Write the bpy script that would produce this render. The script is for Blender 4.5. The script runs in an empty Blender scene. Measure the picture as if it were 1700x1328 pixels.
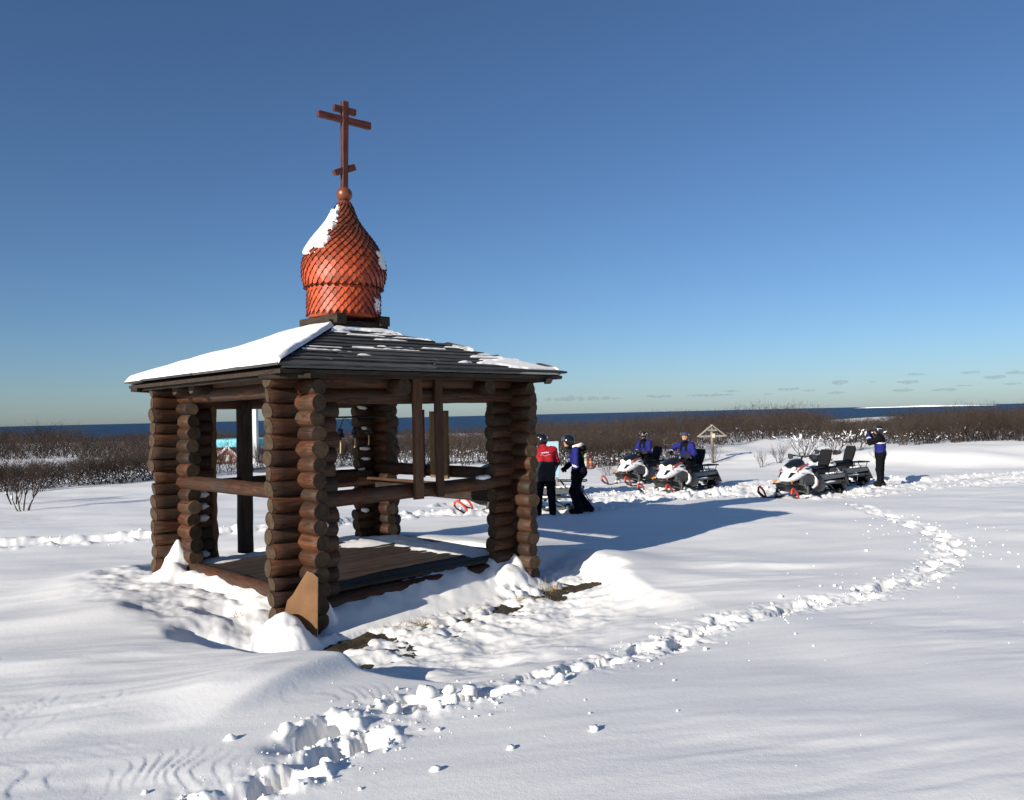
import bpy, math, random
import numpy as np
from mathutils import Vector, Matrix

# ------------------------------------------------------------------ camera, sky, sun, exposure
scene = bpy.context.scene
COL = scene.collection
CAMZ = 2.4
SUN_AZ = math.radians(48.5)      # direction the shadows run to, from +x towards +y
SUN_EL = math.radians(20.0)

cam = bpy.data.cameras.new('camera')
cam.sensor_width = 36.0
cam.lens = 36.0 * 1336.4 / 1700.0
cam.clip_start = 0.05
cam.clip_end = 200000.0
camo = bpy.data.objects.new('camera', cam)
COL.objects.link(camo)
camo.matrix_world = (Matrix.Translation((0, 0, CAMZ))
                     @ Matrix.Rotation(math.radians(90 + 1.06), 4, 'X')
                     @ Matrix.Rotation(math.radians(-1.30), 4, 'Z'))
scene.camera = camo

world = bpy.data.worlds.new('World')
scene.world = world
world.use_nodes = True
wn = world.node_tree
wn.nodes.clear()
sky = wn.nodes.new('ShaderNodeTexSky')
sky.sky_type = 'NISHITA'
sky.sun_disc = False
sky.sun_elevation = SUN_EL
sky.sun_rotation = math.radians(90) - SUN_AZ + math.pi
sky.altitude = 1000.0
sky.air_density = 0.95
sky.dust_density = 1.0
sky.ozone_density = 5.5
bg = wn.nodes.new('ShaderNodeBackground')
bg.inputs['Strength'].default_value = 0.081
wo = wn.nodes.new('ShaderNodeOutputWorld')
wn.links.new(sky.outputs[0], bg.inputs['Color'])
wn.links.new(bg.outputs[0], wo.inputs['Surface'])

sun = bpy.data.lights.new('sun', 'SUN')
sun.energy = 5.0
sun.angle = math.radians(0.53)
sun.color = (1.0, 0.935, 0.83)
suno = bpy.data.objects.new('sun', sun)
COL.objects.link(suno)
sd = Vector((math.cos(SUN_AZ) * math.cos(SUN_EL), math.sin(SUN_AZ) * math.cos(SUN_EL), -math.sin(SUN_EL)))
suno.rotation_euler = sd.to_track_quat('-Z', 'Y').to_euler()
suno.location = (-20, -25, 30)

vs = scene.view_settings
vs.view_transform = 'Standard'
vs.look = 'None'
vs.gamma = 1.0
vs.use_curve_mapping = False
vs.exposure = 0.33
scene.cycles.max_bounces = 6
scene.cycles.transparent_max_bounces = 8
scene.cycles.volume_bounces = 2

# ------------------------------------------------------------------ noise
_r = np.random.RandomState(11)
_PERM = np.concatenate([_r.permutation(256)] * 3)
_ANG = _r.rand(256) * 2 * np.pi
_GX, _GY = np.cos(_ANG), np.sin(_ANG)


def pn(x, y, seed=0):
    x = np.asarray(x, float) + seed * 17.31
    y = np.asarray(y, float) + seed * 9.77
    xi = np.floor(x).astype(np.int64)
    yi = np.floor(y).astype(np.int64)
    xf, yf = x - xi, y - yi
    xi &= 255
    yi &= 255
    u = xf * xf * xf * (xf * (xf * 6 - 15) + 10)
    v = yf * yf * yf * (yf * (yf * 6 - 15) + 10)

    def g(a, b, fx, fy):
        h = _PERM[_PERM[a & 255] + (b & 255)]
        return _GX[h] * fx + _GY[h] * fy
    n00, n10 = g(xi, yi, xf, yf), g(xi + 1, yi, xf - 1, yf)
    n01, n11 = g(xi, yi + 1, xf, yf - 1), g(xi + 1, yi + 1, xf - 1, yf - 1)
    a = n00 + u * (n10 - n00)
    b = n01 + u * (n11 - n01)
    return 1.5 * (a + v * (b - a))


def fbm(x, y, octv=4, seed=0, gain=.5):
    s, a, f = 0.0, 1.0, 1.0
    for i in range(octv):
        s = s + a * pn(x * f, y * f, seed + i * 3)
        a *= gain
        f *= 2.03
    return s


def sstep(a, b, x):
    t = np.clip((np.asarray(x, float) - a) / (b - a), 0, 1)
    return t * t * (3 - 2 * t)


def gauss(d2):
    return np.exp(-d2)


# ------------------------------------------------------------------ the pavilion's frame (needed by the ground)
PN = np.array([-2.2916, 8.7002])
YAW = 0.7748
SIDE = 3.187
HS = SIDE / 2
DR = np.array([math.cos(YAW), math.sin(YAW)])
DL = np.array([-DR[1], DR[0]])
PC = PN + HS * DR + HS * DL


def to_local(x, y):
    dx, dy = x - PC[0], y - PC[1]
    return dx * DR[0] + dy * DR[1], dx * DL[0] + dy * DL[1]


def to_world(lx, ly):
    return PC[0] + lx * DR[0] + ly * DL[0], PC[1] + lx * DR[1] + ly * DL[1]


# ------------------------------------------------------------------ ground height
_py = np.array([-60, 0, 3.5, 5, 7, 9, 12, 17, 20, 23, 30, 60, 90, 200, 300, 500, 700, 3500])
_pz = np.array([.86, .78, .70, .58, .43, .33, .30, .27, .16, .08, 0, 0, -.4, -2.0, -4., -10, -17, -30])
_yy = np.concatenate([np.arange(-60, 100, .25), np.arange(100, 3500, 10)])
_zz = np.interp(_yy, _py, _pz)
_k = np.hanning(15)
_k /= _k.sum()
_n1 = int((100 + 60) / .25)
_zz[8:_n1 - 8] = np.convolve(_zz[:_n1], _k, 'same')[8:_n1 - 8]

# ruts of the snowmobile tracks: polyline, half width, depth
TRACKS = [
    ([(-16.5, 12.6), (-11.05, 14.03), (-9.3, 14.57), (-6.97, 15.2), (-5.28, 15.57), (-3.62, 16.46), (-2.07, 17.97), (-.75, 18.5), (1.4, 19.9)], .50, .10),
    ([(1.2, 20.2), (3.13, 20.6), (5.14, 21.6), (7.0, 23.0), (9.4, 24.0), (13.4, 25.4), (17.2, 27.1), (25, 29.0)], .55, .09),
    ([(2.7, 24.6), (6.7, 24.6), (10.5, 26.6), (12.5, 25.9), (15.7, 24.9), (25, 26.5)], .45, .07),
    ([(7.6, 20.4), (9.5, 21.6), (12.0, 22.9), (16.5, 24.6)], .40, .06),
    ([(-1.5, 20.8), (1.0, 22.4), (3.5, 24.6)], .5, .07),
]
# trodden and churned snow: centre, radii, height
CHURN = [(3.4, 22.4, 3.0, 2.0, .095), (6.3, 24.0, 2.6, 1.7, .07), (8.2, 21.4, 2.0, 1.1, .06), (10.7, 23.5, 1.7, 1.0, .07), (1.0, 19.2, 2.4, 1.4, .08), (-.5, 18.2, 1.6, .9, .08)]
WALK = [(-1.55, 3.55), (-1.18, 3.93), (-1.05, 4.5), (-.66, 5.13), (-.27, 5.25), (.19, 5.76), (.61, 6.31), (1.09, 6.66), (1.59, 7.33), (2.0, 7.64), (2.6, 8.07),
        (3.15, 8.41), (3.62, 8.65), (4.28, 9.22), (4.9, 9.77), (5.55, 10.59), (6.20, 11.51), (6.74, 12.65), (6.98, 13.86), (7.25, 15.29), (7.25, 16.59), (7.7, 18.2)]
# boot holes: place, heading, half length, half width, depth
PRINTS = [(-1.52, 3.62, .9, .15, .10, .14), (-1.17, 3.95, .75, .165, .105, .17), (-1.13, 4.68, 1.0, .18, .12, .16), (-1.00, 4.36, 1.1, .14, .09, .12), (-.84, 4.47, .9, .15, .10, .13), (-.69, 5.16, .6, .13, .10, .13),
          (-.52, 5.14, .5, .13, .09, .13), (-.24, 5.30, .55, .26, .07, .07)]
_rp = random.Random(3)
for _i in range(5, len(WALK) - 1):
    (_ax, _ay), (_bx, _by) = WALK[_i], WALK[_i + 1]
    _dl = math.hypot(_bx - _ax, _by - _ay)
    _an = math.atan2(_by - _ay, _bx - _ax)
    _ns = max(1, round(_dl / .42))
    for _s in range(_ns):
        _q = _s / _ns
        _sd = .09 if (_i + _s) % 2 else -.09
        PRINTS.append((_ax + (_bx - _ax) * _q - _sd * math.sin(_an) + _rp.uniform(-.04, .04), _ay + (_by - _ay) * _q + _sd * math.cos(_an) + _rp.uniform(-.04, .04),
                       _an + _rp.uniform(-.3, .3), _rp.uniform(.15, .24), _rp.uniform(.065, .10), _rp.uniform(.035, .085)))
PRINTS += [(10.4, 22.6, .8, .2, .12, .1), (10.0, 22.2, .9, .2, .12, .1), (9.3, 21.9, .6, .2, .12, .1)]



def seg_dist(x, y, pts):
    """distance to a polyline and arc length along it"""
    best = np.full(np.shape(x), 1e9)
    arc = np.zeros(np.shape(x))
    L = 0.0
    for (ax, ay), (bx, by) in zip(pts[:-1], pts[1:]):
        vx, vy = bx - ax, by - ay
        ll = math.hypot(vx, vy)
        t = np.clip(((x - ax) * vx + (y - ay) * vy) / (ll * ll), 0, 1)
        d = np.hypot(x - ax - t * vx, y - ay - t * vy)
        m = d < best
        best = np.where(m, d, best)
        arc = np.where(m, L + t * ll, arc)
        L += ll
    return best, arc


def base_h(x, y):
    z = np.interp(y, _yy, _zz)
    near = sstep(70, 40, np.hypot(x, y))
    # long gentle drifts
    z = z + near * .05 * fbm(x * .22 + y * .05, y * .30, 3, 2)
    # snow bank and rising ground to the right, at the edge of the bushes
    r = sstep(9.0, 17.0, x) * sstep(30.5, 35.0, y + .12 * (x - 15) + .8 * pn(x * .3, y * .3, 5)) * sstep(140, 60, y)
    z = z + .62 * r
    r2 = sstep(6.5, 9.0, x) * sstep(13.5, 11.0, x) * sstep(33, 38, y) * sstep(60, 45, y)
    z = z + .30 * r2
    # far snowy rise beyond the bushes, right
    z = z + 3.6 * gauss(((x - 165) / 40) ** 2 + ((y - 360) / 26) ** 2)
    return z


def track_rut(x, y, z):
    m = (y > 13) & (y < 34) & (np.abs(x) < 26)
    if not np.any(m):
        return z
    xs, ys = x[m], y[m]
    dz = np.zeros(xs.shape)
    ch = np.zeros(xs.shape)
    for pts, w, dep in TRACKS:
        d, s = seg_dist(xs, ys, pts)
        d = d + .10 * pn(xs * 1.3, ys * 1.3, 31) + .07 * fbm(xs * 4, ys * 4, 3, 32)
        ins = sstep(w, w * .72, d)
        dz = np.minimum(dz, -dep * ins)
        berm = gauss(((d - w * 1.08) / .16) ** 2) * (.15 + 1.3 * np.clip(fbm(xs * 3.1, ys * 3.1, 3, 33) + .15, 0, 1))
        ch = np.maximum(ch, berm * .060 + ins * .012)
        ch = np.maximum(ch, .032 * sstep(w * 1.7, w * .8, d) * np.clip(fbm(xs * 3.2, ys * 3.2, 3, 35) + .05, 0, 1))
    z = z.copy()
    z[m] += dz + ch
    for (cx, cy, rx, ry, amp) in CHURN:
        q = ((x - cx) / rx) ** 2 + ((y - cy) / ry) ** 2
        mm = q < 4
        w = sstep(1.3, .5, q[mm])
        xs, ys = x[mm], y[mm]
        n = fbm(xs * 2.0, ys * 2.0, 4, 41)
        b = np.abs(fbm(xs * 1.1 + 3, ys * 1.1, 3, 45))
        z[mm] += w * amp * (.9 * n - .7 * sstep(.15, .0, b) - .1)
    return z


def ground_h(x, y):
    x = np.asarray(x, float)
    y = np.asarray(y, float)
    shp = x.shape
    x, y = x.ravel(), y.ravel()
    z = base_h(x, y)
    R = np.hypot(x, y)
    near = sstep(30, 12, R)
    # wind ripples: long low streaks
    wx, wy = x * .97 + y * .24, y * .97 - x * .24
    rip = fbm(wx * .55, wy * 2.3, 4, 6)
    z = z + (.005 + .011 * sstep(.0, .6, pn(x * .35, y * .35, 8))) * rip * sstep(45, 20, R)
    # wind-carved terraces in the left foreground
    lw = gauss(((x + 2.4) / 1.55) ** 2 + ((y - 4.9) / 1.15) ** 2)
    lw = np.maximum(lw, .36 * gauss(((x + 4.6) / 1.6) ** 2 + ((y - 7.2) / 1.2) ** 2))
    lw = np.maximum(lw, .25 * gauss(((x + 7.5) / 3.0) ** 2 + ((y - 13.5) / 2.0) ** 2))
    m = lw > .02
    if np.any(m):
        xs, ys = x[m], y[m]
        t = 2.3 * xs * .86 + .7 * ys + .35 * pn(xs * 2.2, ys * 2.2, 55) + 1.15 * fbm(xs * .60 + 4, ys * .60, 3, 51) + .07 * fbm(xs * 5, ys * 5, 2, 57)
        q = t * 3.7
        fl = np.floor(q)
        fr = q - fl
        stepd = fl + sstep(.88, .995, fr) - q + .5
        amp = .0062 * sstep(-.35, .25, pn(xs * 2.6, ys * 1.7, 58)) * (0.1 + 1.0 * sstep(-.25, .5, pn(xs * .8, ys * .8, 59)))
        z[m] += sstep(.12, .6, lw[m]) * (-amp) * stepd
    # small wind-cut ridges, a second one nearer the pavilion
    for (cx, cy, ang, ln, hh, wa, wb) in ((-1.32, 6.25, 1.22, 1.25, .115, .60, .12), (-2.25, 5.2, 1.05, .8, .05, .5, .10), (-.75, 7.45, .75, .55, .05, .42, .10), (.75, 8.85, .80, .9, .08, .5, .18),
                                          (-5.3, 8.0, .35, 1.8, .10, .9, .3), (-6.8, 6.4, .3, 1.5, .06, .8, .2),
                                          (-4.0, 6.4, .45, 1.3, .05, .6, .14), (3.2, 10.6, .1, 1.1, .05, .5, .16)):
        ca, sa = math.cos(ang), math.sin(ang)
        ax = (x - cx) * ca + (y - cy) * sa
        ay = -(x - cx) * sa + (y - cy) * ca + .08 * np.sin((x - cx) * 3.1)
        rd = np.where(ay > 0, gauss((ay / wa) ** 2), gauss((ay / wb) ** 2))
        z = z + hh * rd * gauss((ax / ln) ** 4)
    # the pavilion: scoop, crests, piles
    lx, ly = to_local(x, y)
    m = (np.abs(lx) < 5.5) & (np.abs(ly) < 5.5)
    if np.any(m):
        X, Y, zb = lx[m], ly[m], z[m]
        xs, ys = x[m], y[m]
        hb = 1.72
        qx, qy = np.abs(X) - hb, np.abs(Y) - hb
        d = np.hypot(np.maximum(qx, 0), np.maximum(qy, 0)) + np.minimum(np.maximum(qx, qy), 0)
        nz = fbm(xs * 1.1, ys * 1.1, 3, 61)
        right = sstep(-.2, 1.0, X)
        back = np.maximum(sstep(-.3, .6, Y), sstep(1.2, 2.2, X) * sstep(-1.4, -.5, Y))
        front = sstep(-1.2, -1.9, Y) * sstep(-3.2, -2.2, X) * sstep(2.2, .8, X)
        rs_ = sstep(.9, 1.7, X) * sstep(.6, -.4, Y)
        lo = .62 + .30 * rs_ - .25 * right - .55 * back * right + .75 * front
        hi = 1.45 + .30 * rs_ - .30 * right - .75 * back * right + 2.3 * front
        dd = d + .22 * nz
        s = np.clip((dd - lo) / (hi - lo), 0, 1)
        s = s * s * (3 - 2 * s)
        fl_side = sstep(-1.0, -2.2, X) * sstep(2.6, .6, np.abs(Y - .2))
        r_side = sstep(.6, 1.9, X) * sstep(1.0, -1.0, Y)
        crest = .05 * gauss(((d - 1.25) / .60) ** 2) * fl_side + .11 * gauss(((d - 1.25) / .70) ** 2) * r_side
        crest = crest + .13 * back * gauss(((d - .5) / .7) ** 2)
        ap = .135 + .035 * fbm(xs * 2.6, ys * 2.6, 4, 65)
        ap = ap + .25 * sstep(-1.4, -2.0, X) * sstep(-2.2, -1.2, Y)
        ap = ap - .26 * gauss(((xs + 3.12) / .24) ** 2 + ((ys - 8.72) / .17) ** 2)
        # where the old ground shows: in front of the right-hand face
        bare = sstep(-1.75, -2.0, Y) * sstep(-3.5, -3.0, Y) * sstep(-2.1, -1.3, X) * sstep(2.9, 2.2, X)
        ap = ap + bare * (.030 * fbm(xs * 1.8, ys * 1.8, 3, 86) + .010 + .014 * fbm(xs * 9, ys * 9, 3, 83))
        wxs = xs + .16 * fbm(xs * 3.5, ys * 3.5, 3, 84)
        wys = ys + .16 * fbm(xs * 3.5, ys * 3.5, 3, 85)
        for bx, by, sa_, sb_, am in ((-1.80, 8.20, .36, .20, .28), (-.98, 8.66, .18, .07, .08), (-.60, 8.98, .20, .06, .08), (-.12, 9.50, .26, .11, .12), (-.30, 9.22, .14, .06, .08), (.62, 10.36, .30, .20, .20), (1.0, 10.72, .30, .18, .20), (1.22, 10.95, .22, .14, .18)):
            ea = (wxs - bx) * DR[0] + (wys - by) * DR[1]
            eb = -(wxs - bx) * DR[1] + (wys - by) * DR[0]
            ap = ap - am * gauss((ea / sa_) ** 2 + (eb / sb_) ** 2)
        h = ap * (1 - s) + (zb + crest) * s
        # piles blown against the faces
        lump = 1 + .22 * nz + .10 * fbm(xs * 3, ys * 3, 3, 67)
        q = -(X + 1.55)
        pf = gauss((np.maximum(q, 0) / .55) ** 2) * sstep(-.9, -.2, q) * sstep(1.85, 1.55, np.abs(Y)) * (.9 + .08 * pn(Y * 1.5, 0 * Y, 69))
        h = np.maximum(h, .12 + .345 * pf * lump - .5 * (1 - sstep(0, .10, pf)))
        q = -(Y + 1.55)
        pf = gauss((np.maximum(q, 0) / .42) ** 2) * sstep(-.9, -.2, q) * sstep(-1.75, -1.45, X) * sstep(1.9, 1.6, X)
        pf = pf * (.82 + .25 * sstep(-1.2, .6, X))
        h = np.maximum(h, .12 + .33 * pf * lump - .5 * (1 - sstep(0, .10, pf)))
        for cx, cy, am, sg, pw in ((-1.70, 1.49, .88, .24, 1.15), (-1.86, 1.25, .58, .26, 1.7), (-1.72, 1.0, .48, .32, 1.8), (1.48, -1.71, .56, .20, 1.3), (1.30, -1.78, .45, .30, 1.8),
                                   (-2.00, -1.92, .46, .25, 1.8), (-2.02, -2.12, .36, .24, 2.0), (-1.45, -1.78, .52, .12, 1.2)):
            rr = np.hypot(X - cx, Y - cy) * (1 + .30 * nz + .22 * fbm(xs * 4.5, ys * 4.5, 3, 77))
            h = np.maximum(h, am * np.exp(-(rr / (sg * 1.45)) ** pw))
        h = np.minimum(h, np.where(d < -.22, .30, 9))
        z = z.copy()
        z[m] = h
    z = track_rut(x, y, z)
    # boot prints
    hole = np.zeros(z.shape)
    rim = np.zeros(z.shape)
    for (fx, fy, ang, ln, wd, dep) in PRINTS:
        mm = np.flatnonzero((np.abs(x - fx) < 1.0) & (np.abs(y - fy) < 1.0))
        if not len(mm):
            continue
        xs, ys = x[mm], y[mm]
        ca, sa = math.cos(ang), math.sin(ang)
        a = (xs - fx) * ca + (ys - fy) * sa
        b = -(xs - fx) * sa + (ys - fy) * ca
        rr = np.hypot(a / ln, b / wd) + .16 * fbm(xs * 4.0, ys * 4.0, 3, 71)
        ho = -dep * sstep(1.12, .84, rr) * (.85 + .15 * fbm(xs * 9, ys * 9, 2, 72))
        ri = dep * .30 * gauss(((rr - 1.42) / .34) ** 2) * np.clip(.40 + .9 * fbm(xs * 7, ys * 7, 3, 73), 0, 1.1)
        drag = -dep * .45 * gauss((b / (wd * .8)) ** 2) * sstep(-2.6 * ln, -1.0 * ln, a) * sstep(.2, -.5 * ln, a)
        hole[mm] = np.minimum(hole[mm], np.minimum(ho, drag))
        rim[mm] = np.maximum(rim[mm], ri)
    z = z + hole + rim * sstep(-.05, 0, hole)
    mm = np.flatnonzero((R < 20) & (R > 3) & (x > -2.5) & (x < 9))
    if len(mm):
        xs, ys = x[mm], y[mm]
        dt, _ = seg_dist(xs, ys, WALK)
        band = sstep(.34, .10, dt + .16 * fbm(xs * 3, ys * 3, 2, 74))
        z[mm] += band * ((.009 + .013 * sstep(5.2, 6.5, ys)) * np.clip(fbm(xs * 11, ys * 11, 3, 75) + .10, -.5, 1) - .008)
    return z.reshape(shp)


def gz(x, y):
    return float(ground_h(np.array([x]), np.array([y]))[0])


# ------------------------------------------------------------------ mesh and material helpers
def np_mesh(name, V, F, mats=(), midx=None, smooth=True):
    """V (n,3); F a list of arrays of faces, each (m,3) or (m,4)"""
    if isinstance(F, np.ndarray):
        F = [F]
    F = [np.asarray(f, np.int32) for f in F if len(f)]
    me = bpy.data.meshes.new(name)
    V = np.asarray(V, np.float32)
    me.vertices.add(len(V))
    me.vertices.foreach_set('co', V.ravel())
    loops = np.concatenate([f.ravel() for f in F])
    tot = np.concatenate([np.full(len(f), f.shape[1], np.int32) for f in F])
    st = np.concatenate([[0], np.cumsum(tot)[:-1]]).astype(np.int32)
    me.loops.add(len(loops))
    me.loops.foreach_set('vertex_index', loops)
    me.polygons.add(len(tot))
    me.polygons.foreach_set('loop_start', st)
    me.polygons.foreach_set('loop_total', tot)
    if midx is not None:
        me.polygons.foreach_set('material_index', np.asarray(midx, np.int32))
    sm = np.ones(len(tot), bool) if smooth is True else (np.zeros(len(tot), bool) if smooth is False else np.asarray(smooth))
    me.polygons.foreach_set('use_smooth', sm)
    for m in mats:
        me.materials.append(m)
    me.update(calc_edges=True)
    me.validate()
    return me


def link(name, me, parent=None, loc=(0, 0, 0), rot=(0, 0, 0), scale=(1, 1, 1), kind=None, label=None, cat=None, group=None):
    o = bpy.data.objects.new(name, me)
    COL.objects.link(o)
    if parent is not None:
        o.parent = parent
    o.location = loc
    o.rotation_euler = rot
    o.scale = scale
    if kind:
        o['kind'] = kind
    if label:
        o['label'] = label
    if cat:
        o['category'] = cat
    if group:
        o['group'] = group
    return o


def empty(name, loc, rz=0, label=None, cat=None, group=None):
    o = link(name, None, None, loc, (0, 0, rz), label=label, cat=cat, group=group)
    o.empty_display_size = .2
    return o


def copy_tree(o, parent=None):
    c = o.copy()
    COL.objects.link(c)
    c.parent = parent
    for ch in o.children:
        copy_tree(ch, c)
    return c


class MB:
    """collects shapes into one mesh"""

    def __init__(s):
        s.V, s.F, s.M, s.S = [], [], [], []

    def add(s, V, F, m=0, smooth=True):
        b = len(s.V)
        s.V += [tuple(map(float, v)) for v in V]
        for f in F:
            s.F.append([b + i for i in f])
            s.M.append(m)
            s.S.append(smooth)

    def box(s, c, size, rot=None, m=0, taper=1.0):
        hx, hy, hz = (q / 2 for q in size)
        V = [Vector((sx * hx * (taper if sz > 0 else 1), sy * hy * (taper if sz > 0 else 1), sz * hz)) for sz in (-1, 1) for sy in (-1, 1) for sx in (-1, 1)]
        if rot is not None:
            V = [rot @ v for v in V]
        V = [v + Vector(c) for v in V]
        s.add(V, [(0, 2, 3, 1), (4, 5, 7, 6), (0, 1, 5, 4), (2, 6, 7, 3), (0, 4, 6, 2), (1, 3, 7, 5)], m, False)

    def tube(s, pts, r, n=8, m=0, closed=False, caps=True):
        pts = [Vector(p) for p in pts]
        k = len(pts)
        rs = r if hasattr(r, '__len__') else [r] * k
        V, F = [], []
        up = None
        for i, p in enumerate(pts):
            a = pts[(i - 1) % k] if (closed or i > 0) else p
            b = pts[(i + 1) % k] if (closed or i < k - 1) else p
            t = (b - a).normalized()
            if up is None:
                up = t.orthogonal().normalized()
            up = (up - t * up.dot(t))
            up = up.normalized() if up.length > 1e-6 else t.orthogonal().normalized()
            w = t.cross(up)
            for j in range(n):
                th = 2 * math.pi * j / n
                V.append(p + (up * math.cos(th) + w * math.sin(th)) * rs[i])
        for i in range(k if closed else k - 1):
            i2 = (i + 1) % k
            for j in range(n):
                j2 = (j + 1) % n
                F.append((i * n + j, i * n + j2, i2 * n + j2, i2 * n + j))
        s.add(V, F, m, n > 4)
        if caps and not closed:
            s.add(V[:n], [tuple(range(n - 1, -1, -1))], m, False)
            s.add(V[-n:], [tuple(range(n))], m, False)

    def loft(s, secs, m=0, smooth=True, caps=True):
        n = len(secs[0])
        V = [p for sec in secs for p in sec]
        F = []
        for i in range(len(secs) - 1):
            for j in range(n):
                j2 = (j + 1) % n
                F.append((i * n + j, i * n + j2, (i + 1) * n + j2, (i + 1) * n + j))
        s.add(V, F, m, smooth)
        if caps:
            s.add(secs[0], [tuple(range(n - 1, -1, -1))], m, False)
            s.add(secs[-1], [tuple(range(n))], m, False)

    def lathe(s, prof, n=24, m=0, c=(0, 0, 0), caps=True):
        V, F = [], []
        for r, z in prof:
            for j in range(n):
                th = 2 * math.pi * j / n
                V.append((c[0] + r * math.cos(th), c[1] + r * math.sin(th), c[2] + z))
        k = len(prof)
        for i in range(k - 1):
            for j in range(n):
                j2 = (j + 1) % n
                F.append((i * n + j, i * n + j2, (i + 1) * n + j2, (i + 1) * n + j))
        if caps:
            F.append(tuple(range(n - 1, -1, -1)))
            F.append(tuple((k - 1) * n + j for j in range(n)))
        s.add(V, F, m, True)

    def prism(s, poly, d, m=0, T=None):
        """poly: list of (a,b); extruded from -d/2 to d/2; T maps (a,b,c) -> point"""
        T = T or (lambda a, b, c: (a, c, b))
        n = len(poly)
        V = [T(a, b, -d / 2) for a, b in poly] + [T(a, b, d / 2) for a, b in poly]
        F = [tuple(range(n)), tuple(range(2 * n - 1, n - 1, -1))]
        for i in range(n):
            j = (i + 1) % n
            F.append((i, n + i, n + j, j))
        s.add(V, F, m, False)

    def ellipsoid(s, c, rad, m=0, n=12, k=8, rot=None, bump=0, seed=0):
        V, F = [], []
        rg = random.Random(seed)
        for i in range(k + 1):
            ph = math.pi * i / k
            for j in range(n):
                th = 2 * math.pi * j / n
                q = 1 + (rg.uniform(-bump, bump) if 0 < i < k else 0)
                v = Vector((rad[0] * math.sin(ph) * math.cos(th) * q, rad[1] * math.sin(ph) * math.sin(th) * q, rad[2] * math.cos(ph) * q))
                if rot is not None:
                    v = rot @ v
                V.append(v + Vector(c))
        for i in range(k):
            for j in range(n):
                j2 = (j + 1) % n
                F.append((i * n + j, (i + 1) * n + j, (i + 1) * n + j2, i * n + j2))
        s.add(V, F, m, True)

    def mesh(s, name, mats):
        me = bpy.data.meshes.new(name)
        me.from_pydata(s.V, [], s.F)
        me.polygons.foreach_set('material_index', s.M)
        me.polygons.foreach_set('use_smooth', s.S)
        for mm in (mats if isinstance(mats, (list, tuple)) else [mats]):
            me.materials.append(mm)
        me.validate()
        me.update()
        return me

    def build(s, name, mats, parent=None, **kw):
        return link(name, s.mesh(name, mats), parent, **kw)


class NT:
    """small node-graph helper"""

    def __init__(s, name):
        s.m = bpy.data.materials.new(name)
        s.m.use_nodes = True
        s.t = s.m.node_tree
        s.t.nodes.clear()
        s.out = s.t.nodes.new('ShaderNodeOutputMaterial')
        s.b = s.t.nodes.new('ShaderNodeBsdfPrincipled')
        s.t.links.new(s.b.outputs[0], s.out.inputs['Surface'])

    def n(s, typ, **kw):
        q = s.t.nodes.new('ShaderNode' + typ)
        for k, v in kw.items():
            if k.startswith('i_'):
                key = k[2:]
                q.inputs[int(key) if key.isdigit() else key].default_value = v
            else:
                setattr(q, k, v)
        return q

    def l(s, a, b):
        s.t.links.new(a, b)

    def coord(s, kind='Object', scale=(1, 1, 1), rnd=True):
        tc = s.n('TexCoord')
        mp = s.n('Mapping')
        mp.inputs['Scale'].default_value = scale
        s.l(tc.outputs[kind], mp.inputs['Vector'])
        if rnd:
            oi = s.n('ObjectInfo')
            ml = s.n('Math', operation='MULTIPLY', i_1=37.0)
            s.l(oi.outputs['Random'], ml.inputs[0])
            cb = s.n('CombineXYZ')
            for q in range(3):
                s.l(ml.outputs[0], cb.inputs[q])
            s.l(cb.outputs[0], mp.inputs['Location'])
        return mp.outputs[0]

    def noise(s, vec, scale, detail=4, rough=.55, dist=0.0):
        q = s.n('TexNoise', i_Scale=scale, i_Detail=detail, i_Roughness=rough, i_Distortion=dist)
        s.l(vec, q.inputs['Vector'])
        return q.outputs[0]

    def ramp(s, fac, stops):
        q = s.n('ValToRGB')
        e = q.color_ramp.elements
        while len(e) < len(stops):
            e.new(.5)
        for k, (p, c) in enumerate(stops):
            e[k].position = p
            e[k].color = (*c, 1)
        s.l(fac, q.inputs[0])
        return q.outputs[0]

    def mix(s, fac, a, b, mode='MIX'):
        q = s.n('MixRGB', blend_type=mode)
        for v, k in ((fac, 0), (a, 1), (b, 2)):
            if isinstance(v, (int, float)):
                q.inputs[k].default_value = v
            elif isinstance(v, tuple):
                q.inputs[k].default_value = (*v, 1)
            else:
                s.l(v, q.inputs[k])
        return q.outputs[0]

    def bump(s, h, strength=.3, dist=.01):
        q = s.n('Bump', i_Strength=strength, i_Distance=dist)
        s.l(h, q.inputs['Height'])
        s.l(q.outputs[0], s.b.inputs['Normal'])

    def col(s, c):
        if isinstance(c, tuple):
            s.b.inputs['Base Color'].default_value = (*c, 1)
        else:
            s.l(c, s.b.inputs['Base Color'])

    def set(s, rough=.6, spec=.4, metal=0.0):
        s.b.inputs['Roughness'].default_value = rough
        s.b.inputs['Specular IOR Level'].default_value = spec
        s.b.inputs['Metallic'].default_value = metal
        return s


def plain(name, c, rough=.6, spec=.4, metal=0.0, var=.25, scale=12):
    t = NT(name).set(rough, spec, metal)
    v = t.coord()
    n = t.noise(v, scale, 4)
    t.col(t.mix(n, tuple(q * (1 - var) for q in c), tuple(min(1, q * (1 + var)) for q in c)))
    t.bump(n, .15, .005)
    return t.m


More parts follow.
